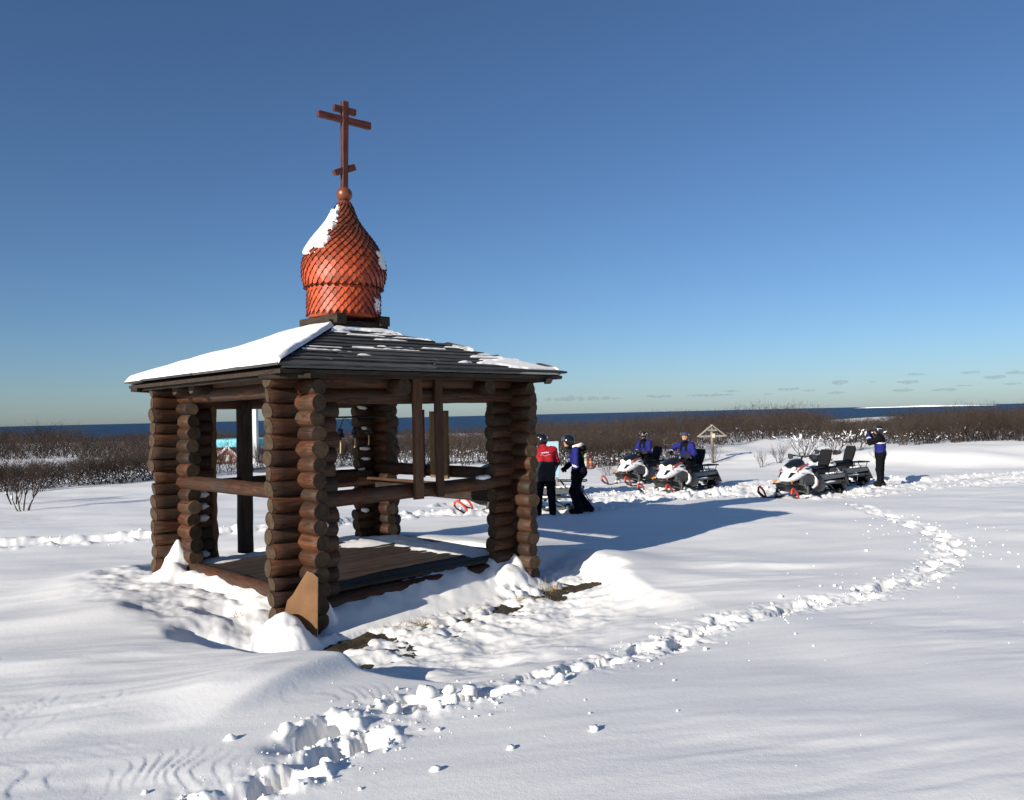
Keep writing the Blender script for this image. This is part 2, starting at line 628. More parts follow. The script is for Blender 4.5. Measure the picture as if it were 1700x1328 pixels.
def wood(name, cols, stretch=(1.2, 9, 9), scale=3.0, rough=.75, bump=.5, dist=.012, spec=.25, patch=None, hue=.25, frost=False):
    t = NT(name).set(rough, spec)
    v = t.coord(scale=stretch)
    g = t.noise(v, scale, 6, .62, .6)
    c = t.ramp(g, [(.25, cols[0]), (.5, cols[1]), (.75, cols[2])])
    v2 = t.coord()
    big = t.noise(v2, 2.2, 3)
    if patch:
        f = t.ramp(big, [(.46, (0, 0, 0)), (.62, (1, 1, 1))])
        c = t.mix(f, c, patch)
    oi = t.n('ObjectInfo')
    var = t.n('MapRange', i_3=1 - hue, i_4=1 + hue)
    t.l(oi.outputs['Random'], var.inputs[0])
    cc = t.n('CombineColor')
    for q in range(3):
        t.l(var.outputs[0], cc.inputs[q])
    c = t.mix(1.0, c, cc.outputs[0], 'MULTIPLY')
    # cracks
    v3 = t.coord(scale=(.35, 7, 7))
    cr = t.noise(v3, 5.0, 2, .4)
    crk = t.ramp(cr, [(.485, (1, 1, 1)), (.5, (0, 0, 0)), (.515, (1, 1, 1))])
    c = t.mix(.45, c, t.mix(1.0, c, crk, 'MULTIPLY'))
    if frost:
        fr = t.noise(t.coord(scale=(.6, 3, 3)), 11, 5, .7)
        c = t.mix(t.ramp(fr, [(.66, (0, 0, 0)), (.74, (.38, .38, .38))]), c, (.34, .29, .25))
    t.col(c)
    h = t.mix(.5, g, crk)
    t.bump(h, bump, dist)
    return t.m


# snow
def snow_mat(name, fine=True):
    t = NT(name).set(.62, .25)
    v = t.coord('Object', rnd=False)
    n1 = t.noise(v, .9, 4)
    c = t.ramp(n1, [(.3, (.87, .85, .815)), (.7, (.92, .90, .865))])
    t.col(c)
    if fine:
        g1 = t.noise(v, 26, 5, .65)
        g2 = t.noise(v, 140, 2, .5)
        t.bump(t.mix(.35, g1, g2), .32, .012)
    return t.m


SNOW = snow_mat('snow')
SNOW_SOFT = snow_mat('snow_soft')
LOGM = wood('log_wood', hue=.58, frost=True, bump=.9, dist=.016, rough=.62, spec=.35, cols= [(.018, .007, .004), (.062, .022, .008), (.120, .043, .015)], patch=(.046, .027, .016))
LOGEND = NT('log_end').set(.85, .15)
_v = LOGEND.coord(scale=(1, 1, 1))
_sep = LOGEND.n('SeparateXYZ')
_tc = LOGEND.n('TexCoord')
LOGEND.l(_tc.outputs['Object'], _sep.inputs[0])
_cy = LOGEND.n('CombineXYZ')
LOGEND.l(_sep.outputs[1], _cy.inputs[0])
LOGEND.l(_sep.outputs[2], _cy.inputs[1])
_len = LOGEND.n('VectorMath', operation='LENGTH')
LOGEND.l(_cy.outputs[0], _len.inputs[0])
_ns = LOGEND.noise(_v, 14, 4)
_ad = LOGEND.n('Math', operation='MULTIPLY_ADD', i_1=.02)
LOGEND.l(_ns, _ad.inputs[0])
LOGEND.l(_len.outputs['Value'], _ad.inputs[2])
_sn = LOGEND.n('Math', operation='MULTIPLY', i_1=420.0)
LOGEND.l(_ad.outputs[0], _sn.inputs[0])
_s2 = LOGEND.n('Math', operation='SINE')
LOGEND.l(_sn.outputs[0], _s2.inputs[0])
_rg = LOGEND.ramp(_s2.outputs[0], [(.0, (.040, .028, .018)), (.9, (.085, .058, .036))])
LOGEND.col(LOGEND.mix(.55, _rg, LOGEND.ramp(_ns, [(.3, (.026, .020, .015)), (.7, (.115, .075, .044))])))
LOGEND.bump(_ns, .4, .01)
LOGEND = LOGEND.m
ROOFW = wood('roof_board', [(.026, .027, .028), (.062, .062, .062), (.135, .130, .124)], stretch=(1.0, 10, 10), scale=3.5, rough=.85, patch=(.050, .050, .046))
DARKW = wood('dark_timber', [(.012, .009, .007), (.032, .022, .016), (.06, .042, .03)], rough=.8)
FLOORW = wood('floor_plank', [(.024, .016, .011), (.055, .036, .024), (.095, .066, .045)], rough=.7)
PLANKW = wood('brown_plank', [(.045, .020, .011), (.085, .040, .022), (.13, .066, .038)], stretch=(1.0, 9, 9))
PANELW = wood('panel_wood', [(.09, .055, .025), (.17, .105, .048), (.23, .145, .07)], stretch=(1.0, 7, 7), bump=.25)
POSTW = wood('grey_post', [(.022, .015, .011), (.05, .034, .024), (.085, .06, .045)], stretch=(1.0, 8, 8))
GREYW = wood('bleached_wood', [(.20, .175, .145), (.30, .27, .23), (.40, .37, .32)], stretch=(1.0, 8, 8), rough=.9)
IRON = plain('iron', (.02, .021, .023), .55, .5, .6)
BRONZE = plain('aged_bronze', (.055, .06, .055), .45, .5, .7, .35, 18)
ROPE = plain('rope', (.48, .37, .22), .9, .1, 0, .2, 60)

# painted shingles of the dome
_t = NT('dome_shingle').set(.42, .5)
_v = _t.coord(rnd=True)
_g = _t.noise(_t.coord(scale=(9, 1.2, 9)), 18, 5, .6)
_tc = _t.n('TexCoord')
_geo = _t.n('NewGeometry')
_sp = _t.n('SeparateXYZ')
_t.l(_geo.outputs['Position'], _sp.inputs[0])
_mr = _t.n('MapRange', i_1=4.35, i_2=4.95)
_pn = _t.noise(_t.coord('Object', rnd=True), 9, 3)
_ma = _t.n('Math', operation='MULTIPLY_ADD', i_1=.55)
_t.l(_pn, _ma.inputs[0])
_t.l(_sp.outputs[2], _ma.inputs[2])
_sb = _t.n('Math', operation='SUBTRACT', i_1=.27)
_t.l(_ma.outputs[0], _sb.inputs[0])
_t.l(_sb.outputs[0], _mr.inputs[0])
_orange = _t.mix(_g, (.36, .050, .015), (.55, .095, .028))
_brown = _t.mix(_g, (.085, .026, .014), (.22, .055, .026))
_c = _t.mix(_mr.outputs[0], _orange, _brown)
_oi = _t.n('ObjectInfo')
_vr = _t.n('MapRange', i_3=.62, i_4=1.25)
_t.l(_oi.outputs['Random'], _vr.inputs[0])
_cc = _t.n('CombineColor')
for _q in range(3):
    _t.l(_vr.outputs[0], _cc.inputs[_q])
_t.col(_t.mix(1.0, _c, _cc.outputs[0], 'MULTIPLY'))
_t.bump(_g, .3, .004)
DOMEM = _t.m
CROSSM = wood('cross_paint', [(.040, .012, .009), (.080, .023, .016), (.13, .042, .028)], rough=.5, bump=.3, dist=.005)
BALLM = plain('ball_copper', (.20, .062, .030), .38, .5, .35, .3, 9)

# ------------------------------------------------------------------ ground sheet, sea
_c0 = np.arange(-.72, .7201, .0021)
_c1 = np.linspace(.72, 2 * math.pi - .72, 86)[1:-1]
TH = np.concatenate([_c0, _c1])


def _geom(a, b, q):
    n = int(math.ceil(math.log(b / a) / math.log(q)))
    return np.geomspace(a, b, n + 1)[:-1]


RR = np.concatenate([_geom(.3, 1.8, 1.16), _geom(1.8, 6.5, 1.006), _geom(6.5, 13.5, 1.0042), _geom(13.5, 45, 1.006), _geom(45, 420, 1.02), np.geomspace(420, 2800, 26)])
_RG, _TG = np.meshgrid(RR, TH, indexing='ij')
GX, GY = _RG * np.sin(_TG), _RG * np.cos(_TG)
GZ = ground_h(GX, GY)
nr, nt = GX.shape
V = np.stack([GX.ravel(), GY.ravel(), GZ.ravel()], 1)
V = np.vstack([V, [[0, 0, gz(0, 0)]]])
ii, jj = np.meshgrid(np.arange(nr - 1), np.arange(nt), indexing='ij')
j2 = (jj + 1) % nt
Q = np.stack([ii * nt + jj, (ii + 1) * nt + jj, (ii + 1) * nt + j2, ii * nt + j2], -1).reshape(-1, 4)
T3 = np.stack([np.full(nt, nr * nt), np.arange(nt), (np.arange(nt) + 1) % nt], 1)
link('snow_ground', np_mesh('snow_ground', V, [Q[:, ::-1], T3[:, ::-1]], [SNOW]), kind='structure', label='wind-carved snow field running back to the bushes')

# old ground under the snow in front of the pavilion
_t = NT('frozen_ground').set(.85, .2)
_v = _t.coord('Object', rnd=False)
_n1 = _t.noise(_v, 3.1, 5, .6)
_n2 = _t.noise(_v, 38, 4, .7)
_c = _t.ramp(_n1, [(.32, (.040, .032, .022)), (.48, (.090, .066, .034)), (.60, (.060, .056, .050)), (.72, (.14, .10, .05))])
_t.col(_t.mix(.6, _c, _t.mix(1.0, _c, _t.ramp(_n2, [(.3, (.25, .25, .25)), (.7, (1.3, 1.3, 1.3))]), 'MULTIPLY')))
_fz = _t.noise(_v, 16, 6, .75)
_dust = _t.ramp(_fz, [(.62, (0, 0, 0)), (.72, (.9, .9, .9))])
_t.col(_t.mix(_dust, _t.b.inputs['Base Color'].links[0].from_socket, (.80, .79, .78)))
_t.bump(_n2, .8, .03)
_gx, _gy = np.meshgrid(np.linspace(-2.6, 3.2, 180), np.linspace(-3.6, -1.5, 76), indexing='ij')
_wx, _wy = to_world(_gx, _gy)
_gzv = .114 + .020 * fbm(_wx * 4.2, _wy * 4.2, 3, 81) + .008 * fbm(_wx * 14, _wy * 14, 3, 82)
_V = np.stack([_wx.ravel(), _wy.ravel(), _gzv.ravel()], 1)
_i, _j = np.meshgrid(np.arange(179), np.arange(75), indexing='ij')
_Q = np.stack([_i * 76 + _j, (_i + 1) * 76 + _j, (_i + 1) * 76 + _j + 1, _i * 76 + _j + 1], -1).reshape(-1, 4)
link('bare_ground', np_mesh('bare_ground', _V, _Q, [_t.m]), kind='structure', label='frozen brown soil showing through the snow in front of the pavilion')

_t = NT('sea').set(.45, .22)
_v = _t.coord('Object', rnd=False)
_n = _t.noise(_t.coord('Object', scale=(.002, .012, 1), rnd=False), 1.0, 5, .6)
_t.col(_t.ramp(_n, [(.35, (.008, .030, .072)), (.65, (.012, .042, .095))]))
_w = _t.noise(_v, .25, 4, .6)
_t.bump(_w, .8, 2.0)
_V, _F = [], []
_rs = [380, 900, 2500, 8000, 30000, 120000]
_m = 48
for _ri in _rs:
    for _q in range(_m):
        _a = -1.4 + 2.8 * _q / (_m - 1)
        _V.append((_ri * math.sin(_a), _ri * math.cos(_a), -14.0))
for _q in range(len(_rs) - 1):
    for _s in range(_m - 1):
        _F.append((_q * _m + _s, _q * _m + _s + 1, (_q + 1) * _m + _s + 1, (_q + 1) * _m + _s))
link('sea', np_mesh('sea', _V, np.array(_F), [_t.m]), kind='structure', label='dark blue sea along the horizon')

# far snow-covered spit on the horizon
_mb = MB()
_secs = []
for _q in range(25):
    _u = _q / 24
    _x = 4750 + _u * 1750
    _hh = 26 * (math.sin(math.pi * _u) ** .5) * (.75 + .35 * float(pn(np.array([_u * 5]), np.array([.3]))[0])) + .5
    _secs.append([(_x, 11000 - _u * 200 + dy, -15 + (_hh if tp else 0)) for dy, tp in ((-120, 0), (-60, 1), (200, 1), (260, 0))])
_mb.loft(_secs)
_mb.build('far_spit', [SNOW_SOFT], kind='structure', label='low white spit of snow and ice on the sea horizon')

# ------------------------------------------------------------------ the log pavilion
rng = random.Random(5)
pav = empty('log_pavilion', (PC[0], PC[1], 0), YAW, 'open square log pavilion with snowy hip roof, orange shingled onion dome and cross', 'pavilion')


def log_mesh(name, L, r, seed, seg=16, mats=None, knob=0.0, taper=0.0):
    rs = np.random.RandomState(seed)
    m = max(3, int(L / .10))
    xs = np.concatenate([[-L / 2], np.linspace(-L / 2 + .010, L / 2 - .010, m), [L / 2]])
    th = np.linspace(0, 2 * np.pi, seg, endpoint=False)
    X, T = np.meshgrid(xs, th, indexing='ij')
    n = fbm(np.cos(T) * 1.1 + seed * 3.3, np.sin(T) * 1.1 + X * 1.6, 3, seed % 50)
    rad = r * (1 + .075 * n + taper * X / L)
    if knob:
        rad = rad + knob * r * np.clip(fbm(X * 5 + seed, T * .8, 3, 90), -.2, 1)
    rad[0] -= .012
    rad[-1] -= .012
    bend = .012 * np.sin(X / max(L, 1) * 3 + rs.rand() * 6) * min(1, L)
    tilt0, tilt1 = rs.uniform(-.22, .22, 2), rs.uniform(-.22, .22, 2)
    Y, Z = rad * np.cos(T), rad * np.sin(T)
    X = X.copy()
    for e, tl in ((slice(0, 2), tilt0), (slice(-2, None), tilt1)):
        X[e] += tl[0] * Y[e] + tl[1] * Z[e]
    Y = Y + bend
    V = np.stack([X.ravel(), Y.ravel(), Z.ravel()], 1)
    nrg = len(xs)
    F = []
    for i in range(nrg - 1):
        a = i * seg + np.arange(seg)
        b = i * seg + (np.arange(seg) + 1) % seg
        F.append(np.stack([a, a + seg, b + seg, b], 1))
    F = np.vstack(F)
    c0, c1 = len(V), len(V) + 1
    V = np.vstack([V, V[:seg].mean(0), V[-seg:].mean(0)])
    k = np.arange(seg)
    T0 = np.stack([np.full(seg, c0), k, (k + 1) % seg], 1)
    e = (nrg - 1) * seg
    T1 = np.stack([np.full(seg, c1), e + (k + 1) % seg, e + k], 1)
    nq = len(F)
    midx = np.concatenate([np.zeros(nq), np.ones(2 * seg)])
    sm = np.concatenate([np.ones(nq, bool), np.zeros(2 * seg, bool)])
    return np_mesh(name, V, [F, T0[:, ::-1], T1[:, ::-1]], mats or [LOGM, LOGEND], midx, sm)


A_OUT, B_IN = .385, .405
PITCH = .164
STUBS = [log_mesh('log', A_OUT + B_IN + .02 * math.sin(i * 2.3), .093 + .011 * ((i * 7) % 5) / 4, 100 + i) for i in range(22)]
FULL = [log_mesh('log', SIDE + 2 * A_OUT, .093, 200 + i) for i in range(10)]
RAILS = [log_mesh('log', SIDE + 2 * A_OUT, .088, 260 + i, taper=.12) for i in range(4)]
PLATE = log_mesh('log', SIDE + .16, .085, 290)
cnt = 0


def put_log(me, x, y, z, axis, name='log', flip=None):
    global cnt
    cnt += 1
    roll = rng.uniform(-.35, .35) + (math.pi if rng.random() < .5 else 0)
    o = link(name, me, pav, (x, y, z))
    yaw = 0 if axis == 'x' else math.pi / 2
    if (rng.random() < .5) if flip is None else flip:
        yaw += math.pi
    o.rotation_euler = (Matrix.Rotation(yaw + rng.uniform(-.012, .012), 3, 'Z') @ Matrix.Rotation(roll, 3, 'X')).to_euler()
    return o


RAIL_K, FLOOR_K = 7, 14
for k in range(-1, 17):
    zx = 2.66 - PITCH * k
    zy = zx + .082
    full = k <= 0 or k == RAIL_K or k == FLOOR_K
    for sgn in (-1, 1):
        if full:
            src = RAILS if k == RAIL_K else FULL
            put_log(rng.choice(src), rng.uniform(-.015, .015), sgn * HS, zx, 'x')
            put_log(PLATE if k < 0 else rng.choice(src), sgn * HS, rng.uniform(-.015, .015), zy - (.03 if k < 0 else 0), 'y')
        else:
            for s2 in (-1, 1):
                off = s2 * (HS + (A_OUT - B_IN) / 2)
                put_log(rng.choice(STUBS), off + rng.uniform(-.02, .02), sgn * HS + rng.uniform(-.006, .006), zx, 'x')
                put_log(rng.choice(STUBS), sgn * HS + rng.uniform(-.006, .006), off + rng.uniform(-.02, .02), zy, 'y')
# crossing beams whose ends show under the eaves
CB = log_mesh('log', SIDE + .58, .105, 301)
for x in (-.40, .92):
    put_log(CB, x, 0, 2.765, 'y')
for y in (.53, 1.02):
    put_log(CB, 0, y, 2.85, 'x')

# posts and poles
pm = log_mesh('post', 2.16, .112, 311, 14, [POSTW, LOGEND])
link('post', pm, pav, (-HS + .91, HS, .50 + 1.08), (0, -math.pi / 2, 0))
pm = log_mesh('post', 2.16, .055, 312, 12, [PANELW, LOGEND], knob=.55)
link('post', pm, pav, (-HS + .43, HS - .02, .50 + 1.08), (0, -math.pi / 2, 0))


def plank(name, size, mat, parent, loc, rot=(0, 0, 0), seed=0, end=None):
    """a sawn board along local x with eased, slightly uneven edges"""
    rs = random.Random(seed)
    L, w, t = size
    mb = MB()
    n = max(2, int(L / .25))
    secs = []
    c = min(.008, t * .3)
    for i in range(n + 1):
        x = -L / 2 + L * i / n
        dw, dt = rs.uniform(-.004, .004), rs.uniform(-.002, .002)
        hw, ht = w / 2 + dw, t / 2
        secs.append([(x, -hw + c, -ht + dt), (x, hw - c, -ht + dt), (x, hw, -ht + c + dt), (x, hw, ht - c + dt), (x, hw - c, ht + dt), (x, -hw + c, ht + dt), (x, -hw, ht - c + dt), (x, -hw, -ht + c + dt)])
    mb.loft(secs, 0, False)
    return mb.build(name, [mat], parent, loc=loc, rot=rot)


# two upright planks on the front face, standing on the rail
for x, w in ((-HS + 1.48, .135), (-HS + 1.81, .115)):
    plank('upright_plank', (1.50, w, .05), PLANKW, pav, (x, -HS - .135, 2.17), (0, -math.pi / 2, math.pi / 2), seed=int(x * 100) + 500)
# boards fixed across the far side behind them
plank('back_board', (.98, .30, .03), PANELW, pav, (HS - .12, -.12, 1.99), (0, -math.pi / 2, 0), 31)
plank('back_board', (1.02, .10, .045), PLANKW, pav, (HS - .12, .22, 2.0), (0, -math.pi / 2, 0), 32)
plank('back_board', (.99, .08, .05), PANELW, pav, (HS - .13, -.36, 1.99), (0, -math.pi / 2, 0), 33)
# seat boards along the far rails
plank('bench_board', (2.9, .26, .045), PLANKW, pav, (HS - .20, 0, 1.43), (math.radians(8), 0, math.pi / 2), 34)
plank('bench_board', (2.9, .20, .045), DARKW, pav, (HS - .17, 0, 1.32), (math.radians(82), 0, math.pi / 2), 35)
plank('bench_board', (1.7, .24, .045), PLANKW, pav, (.55, HS - .18, 1.45), (math.radians(70), 0, 0), 36)

# floor
fb = MB()
for x in (-1.1, 0, 1.1):
    fb.box((x, 0, .405), (.14, 2 * HS - .1, .10))
floor = fb.build('floor', [DARKW], pav)
NP = 21
for i in range(NP):
    y = -1.56 + 3.12 * (i + .5) / NP
    plank('plank', (3.12 + rng.uniform(-.05, .03), 3.12 / NP - .007, .036), FLOORW, floor, (rng.uniform(-.01, .01), y, .478 + rng.uniform(-.003, .003)), (0, 0, 0), 40 + i)


def sheet(name, mat, fn, nu, nv, parent, **kw):
    """a grid surface fn(u,v)->xyz arrays, u,v in 0..1"""
    U, W = np.meshgrid(np.linspace(0, 1, nu), np.linspace(0, 1, nv), indexing='ij')
    P = fn(U, W)
    Vv = np.stack([np.broadcast_to(q, U.shape).ravel() for q in P], 1)
    i, j = np.meshgrid(np.arange(nu - 1), np.arange(nv - 1), indexing='ij')
    Qd = np.stack([i * nv + j, (i + 1) * nv + j, (i + 1) * nv + j + 1, i * nv + j + 1], -1).reshape(-1, 4)
    return link(name, np_mesh(name, Vv, Qd, [mat]), parent, **kw)


def floor_snow(U, W):
    x, y = -1.5 + 3.0 * U, -1.5 + 3.0 * W
    n = fbm(x * 1.6, y * 1.6, 4, 95)
    far = gauss(((x - 1.50 + .22 * n) / .34) ** 2) * sstep(1.7, .9, y) * sstep(-1.5, -1.0, y)
    far = np.maximum(far, .8 * gauss(((y - 1.52) / .28) ** 2) * (.6 + n))
    far = np.maximum(far, .7 * gauss(((x - 1.0) / .5) ** 2 + ((y - .95) / .4) ** 2))
    t = -.020 + .075 * far + .020 * n * far + .012 * np.clip(fbm(x * 1.2, y * 9, 3, 97) - .75, 0, 1) * 3
    return x, y, .497 + t


sheet('snow_patch', SNOW_SOFT, floor_snow, 110, 110, floor)

# roof -------------------------------------------------------------
E0, ZE, E1, ZT = 2.115, 2.945, .40, 3.56
rb = MB()
for (a, z, dn) in ((0, 0, 0),):
    o4 = lambda e, zz: [(-e, -e, zz), (e, -e, zz), (e, e, zz), (-e, e, zz)]
    rb.loft([o4(E1 - .05, ZT - .09), o4(E0 - .03, ZE - .075), o4(E0 - .02, ZE - .035), o4(E1 - .02, ZT - .035)], 0, False)
roof = rb.build('roof', [DARKW], pav)
SL = math.hypot(E0 - E1, ZT - ZE)
CS, SN = (E0 - E1) / SL, (ZT - ZE) / SL
NC = 11
EXP = SL / NC


def face_pt(f, a, s, n):
    """face f (0 = -y, 1 = +x, 2 = +y, 3 = -x), a along the eave, s up the slope, n off the surface"""
    y = -E0 + s * CS - n * SN
    z = ZE + s * SN + n * CS
    x = a
    for _ in range(f):
        x, y = -y, x
    return (x, y, z)


for f in range(4):
    for i in range(NC):
        s0, s1 = i * EXP - (.02 if i == 0 else 0), min((i + 1) * EXP + .055, SL)
        hl0, hl1 = E0 - s0 * CS, E0 - s1 * CS
        nb = 1 if hl0 < .9 else (2 if hl0 < 1.6 else 3)
        cuts = [-1.0] + sorted((-1 + 2 * (q + rng.uniform(.3, .7)) / nb for q in range(nb)))[:-1] + [1.0] if nb > 1 else [-1.0, 1.0]
        for c0, c1 in zip(cuts[:-1], cuts[1:]):
            a00 = -hl0 if c0 == -1 else c0 * hl0 + .004
            a01 = hl0 if c1 == 1 else c1 * hl0 - .004
            a10 = -hl1 if c0 == -1 else c0 * hl0 + .004
            a11 = hl1 if c1 == 1 else c1 * hl0 - .004
            a10, a11 = max(a10, -hl1), min(a11, hl1)
            if a11 - a10 < .05:
                continue
            j0 = rng.uniform(-.012, .012)
            up = .030 + rng.uniform(-.004, .010)
            tk = .026
            mb = MB()
            nseg = max(1, int((a01 - a00) / .4))
            secs = []
            for q in range(nseg + 1):
                tq = q / nseg
                wv = rng.uniform(-.006, .006)
                b0, b1 = a00 + (a01 - a00) * tq, a10 + (a11 - a10) * tq
                secs.append([face_pt(f, b0, s0 + j0 + wv, up - tk), face_pt(f, b1, s1, .002 - .018), face_pt(f, b1, s1, .010), face_pt(f, b0, s0 + j0 + wv, up)])
            mb.loft(secs, 0, False)
            mb.build('roof_board', [ROOFW], roof)
    # fascia under the eave and the little bracket at its corner
    o = plank('fascia', (2 * E0 - .30, .07, .028), DARKW, roof, (0, 0, 0), seed=70 + f)
    c = face_pt(f, 0, .11, 0)
    o.location = (c[0], c[1], ZE - .075)
    o.rotation_euler = (math.pi / 2, 0, f * math.pi / 2)
    for sg in (-1, 1):
        c = face_pt(f, sg * (E0 - .20), .13, 0)
        o = plank('eave_bracket', (.42, .09, .05), DARKW, roof, (c[0], c[1], ZE - .10), (0, 0, f * math.pi / 2 + sg * math.pi * .25), seed=80 + f * 2 + sg)


def roof_snow(f, thick):
    def fn(U, W):
        s = (-.012 if f == 3 else .03) + (SL + (.0 if f == 3 else -.04)) * W
        hl = E0 - s * CS
        a = (2 * U - 1) * (hl + (.025 if f == 3 else -.01))
        t = thick(a, s, hl)
        sk = np.minimum(sstep(0, .03, W), 1)
        t = t * sk + (.025 if f == 3 else -.03) * (1 - sk)
        y = -E0 + s * CS - t * SN
        z = ZE + s * SN + t * CS
        x = a
        for _ in range(f):
            x, y = -y, x
        return x, y, z
    return fn


def th_left(a, s, hl):
    n = fbm(a * 1.2, s * 1.2, 3, 101)
    e = sstep(0, .05, np.minimum(hl - np.abs(a) + .03, s + .06))
    bare = gauss(((a - 1.15) / .22) ** 2 + ((s - .03) / .05) ** 2)
    return (.046 + (.045 + .022 * n + .02 * sstep(1.0, 1.8, s)) * e) - .07 * bare


def th_front(a, s, hl):
    n = fbm(a * 1.6, s * 5, 4, 103)
    lap = (s / EXP) % 1.0
    streak = fbm(a * .75, s * 19, 4, 105)
    t = -.03 + .110 * np.clip(streak - .22, 0, .5) * sstep(.1, .5, s) * (.5 + 1.0 * sstep(.9, .2, np.abs(lap - .85)))
    t = np.minimum(t, .036)
    big = sstep(.12, .5, (a - .55) * .55 + .42 * n + .28 + .12 * streak - np.abs(s - .30 + .10 * (a - 1.2)) * 1.9)
    edge = sstep(0, .06, hl - np.abs(a))
    t = np.maximum(t, -.02 + .066 * big * edge)
    top = sstep(SL - .30, SL - .05, s + .12 * n)
    t = np.maximum(t, -.02 + .075 * top)
    right = sstep(.25, .0, hl - a) * np.clip(n + .3, 0, 1)
    return np.maximum(t, -.02 + .07 * right)


def th_back(a, s, hl):
    n = fbm(a * 1.1, s * 1.6, 4, 107)
    return -.02 + .09 * sstep(-.35, .25, n)


sheet('roof_snow', SNOW_SOFT, roof_snow(3, th_left), 120, 60, roof, label='unbroken sheet of snow over the left roof slope')
sheet('roof_snow', SNOW_SOFT, roof_snow(0, th_front), 200, 130, roof, label='thin streaks of snow left between the roof boards')
sheet('roof_snow', SNOW_SOFT, roof_snow(1, th_back), 70, 50, roof)
sheet('roof_snow', SNOW_SOFT, roof_snow(2, th_back), 70, 50, roof)

# timber frame under the drum
for sg in (-1, 1):
    plank('frame_beam', (.92, .15, .125), DARKW, pav, (.02 * sg, sg * .33, 3.625), seed=150 + sg)
    plank('frame_beam', (.94, .15, .13), DARKW, pav, (sg * .34, -.015, 3.70), (0, 0, math.pi / 2), seed=155 + sg)

# drum and onion ---------------------------------------------------
DRUM = [(.468, 3.765), (.468, 4.15)]
ONION = [(.468, 4.150), (.495, 4.190), (.522, 4.26), (.538, 4.34), (.542, 4.42), (.534, 4.50), (.508, 4.59), (.466, 4.68), (.410, 4.77),
         (.345, 4.86), (.280, 4.94), (.222, 5.02), (.172, 5.10), (.132, 5.18), (.103, 5.26), (.082, 5.335)]
d1 = MB()
d1.lathe(DRUM, 40)
drum = d1.build('drum', [DOMEM], pav)
d2 = MB()
d2.lathe(ONION + [(.06, 5.37)], 48)
dome = d2.build('dome', [DOMEM], pav)
# stepped wooden shingle, width 1, hanging from y=0 down to y=-1
SH = [(-.50, .0), (-.50, -.42), (-.36, -.42), (-.36, -.62), (-.22, -.62), (-.22, -.82), (-.08, -.82), (-.08, -1.0)]
SH = SH + [(-x, y) for x, y in SH[::-1]]
shm = MB()
shm.prism(SH, 1.0, T=lambda a, b, c: (a, b, c))
SHV = np.array(shm.V)
SHF3 = []
for f_ in shm.F:
    for q in range(1, len(f_) - 1):
        SHF3.append((f_[0], f_[q], f_[q + 1]))
# outline is not convex: triangulate the two big faces as strips between mirrored points
SHF3 = []
_n = len(SH)
for base, fl in ((0, 0), (_n, 1)):
    for q in range(_n // 2 - 1):
        a, b, c, d = base + q, base + q + 1, base + _n - 2 - q, base + _n - 1 - q
        SHF3 += [(a, b, c), (a, c, d)] if not fl else [(a, c, b), (a, d, c)]
for q in range(_n):
    r_ = (q + 1) % _n
    SHF3 += [(q, _n + q, _n + r_), (q, _n + r_, r_)]
SHF3 = np.array(SHF3)
SHX = np.concatenate([np.zeros(4 * (_n // 2 - 1)), np.ones(2 * _n)])
SHEDGE = plain('shingle_edge_shade', (.050, .016, .010), .7, .2)  # unpainted edges, coloured dark to stand in for shadow lines between shingles
SHM = np_mesh('shingle', SHV, SHF3, [DOMEM, SHEDGE], SHX, False)


def profile_at(prof, sarc):
    P = np.array(prof)
    seg = np.hypot(*np.diff(P, axis=0).T)
    cum = np.concatenate([[0], np.cumsum(seg)])
    r = np.interp(sarc, cum, P[:, 0])
    z = np.interp(sarc, cum, P[:, 1])
    e = .02
    r2, z2 = np.interp(sarc + e, cum, P[:, 0]), np.interp(sarc + e, cum, P[:, 1])
    r1, z1 = np.interp(sarc - e, cum, P[:, 0]), np.interp(sarc - e, cum, P[:, 1])
    t = np.array([r2 - r1, z2 - z1])
    t /= np.linalg.norm(t)
    return r, z, t, cum[-1]


shl = []
camdir = np.array([*to_local(0, 0), CAMZ])
for own, prof, rows, sp, s_off, ncol, flare in ((drum, DRUM, 7, .055, .068, 34, 0), (dome, ONION, 25, .056, .060, 34, 0), (drum, [(.473, 4.05), (.480, 4.12), (.483, 4.19)], 1, .05, .115, 34, 1)):
    for i in range(rows):
        s = s_off + i * sp
        r, z, t, tot = profile_at(prof, s)
        if s > tot + .01:
            break
        nc = ncol if r > .25 else ncol // 2
        for k in range(nc):
            ph = 2 * math.pi * (k + .5 * (i % 2)) / nc + .02
            nrm = np.array([t[1] * math.cos(ph), t[1] * math.sin(ph), -t[0]])
            upv = np.array([t[0] * math.cos(ph), t[0] * math.sin(ph), t[1]])
            side = np.cross(upv, nrm)
            tl = .24 + (.45 if flare else 0) + rng.uniform(-.03, .03)
            ln = .108 if not flare else .080
            up2 = upv * math.cos(tl) - nrm * math.sin(tl)
            n2 = nrm * math.cos(tl) + upv * math.sin(tl)
            w = 2 * math.pi * r / nc * 1.02
            p = np.array([r * math.cos(ph), r * math.sin(ph), z]) + upv * .052 + nrm * .005
            M = Matrix(((side[0] * w, up2[0] * ln, n2[0] * .017, p[0]), (side[1] * w, up2[1] * ln, n2[1] * .017, p[1]), (side[2] * w, up2[2] * ln, n2[2] * .017, p[2]), (0, 0, 0, 1)))
            vd = camdir - p
            vd /= np.linalg.norm(vd)
            shl.append((float(nrm @ vd) * w, own, M))
shl.sort(key=lambda q: -q[0])
for sc, own, M in shl[:300]:
    o = link('shingle', SHM, own)
    o.matrix_local = M
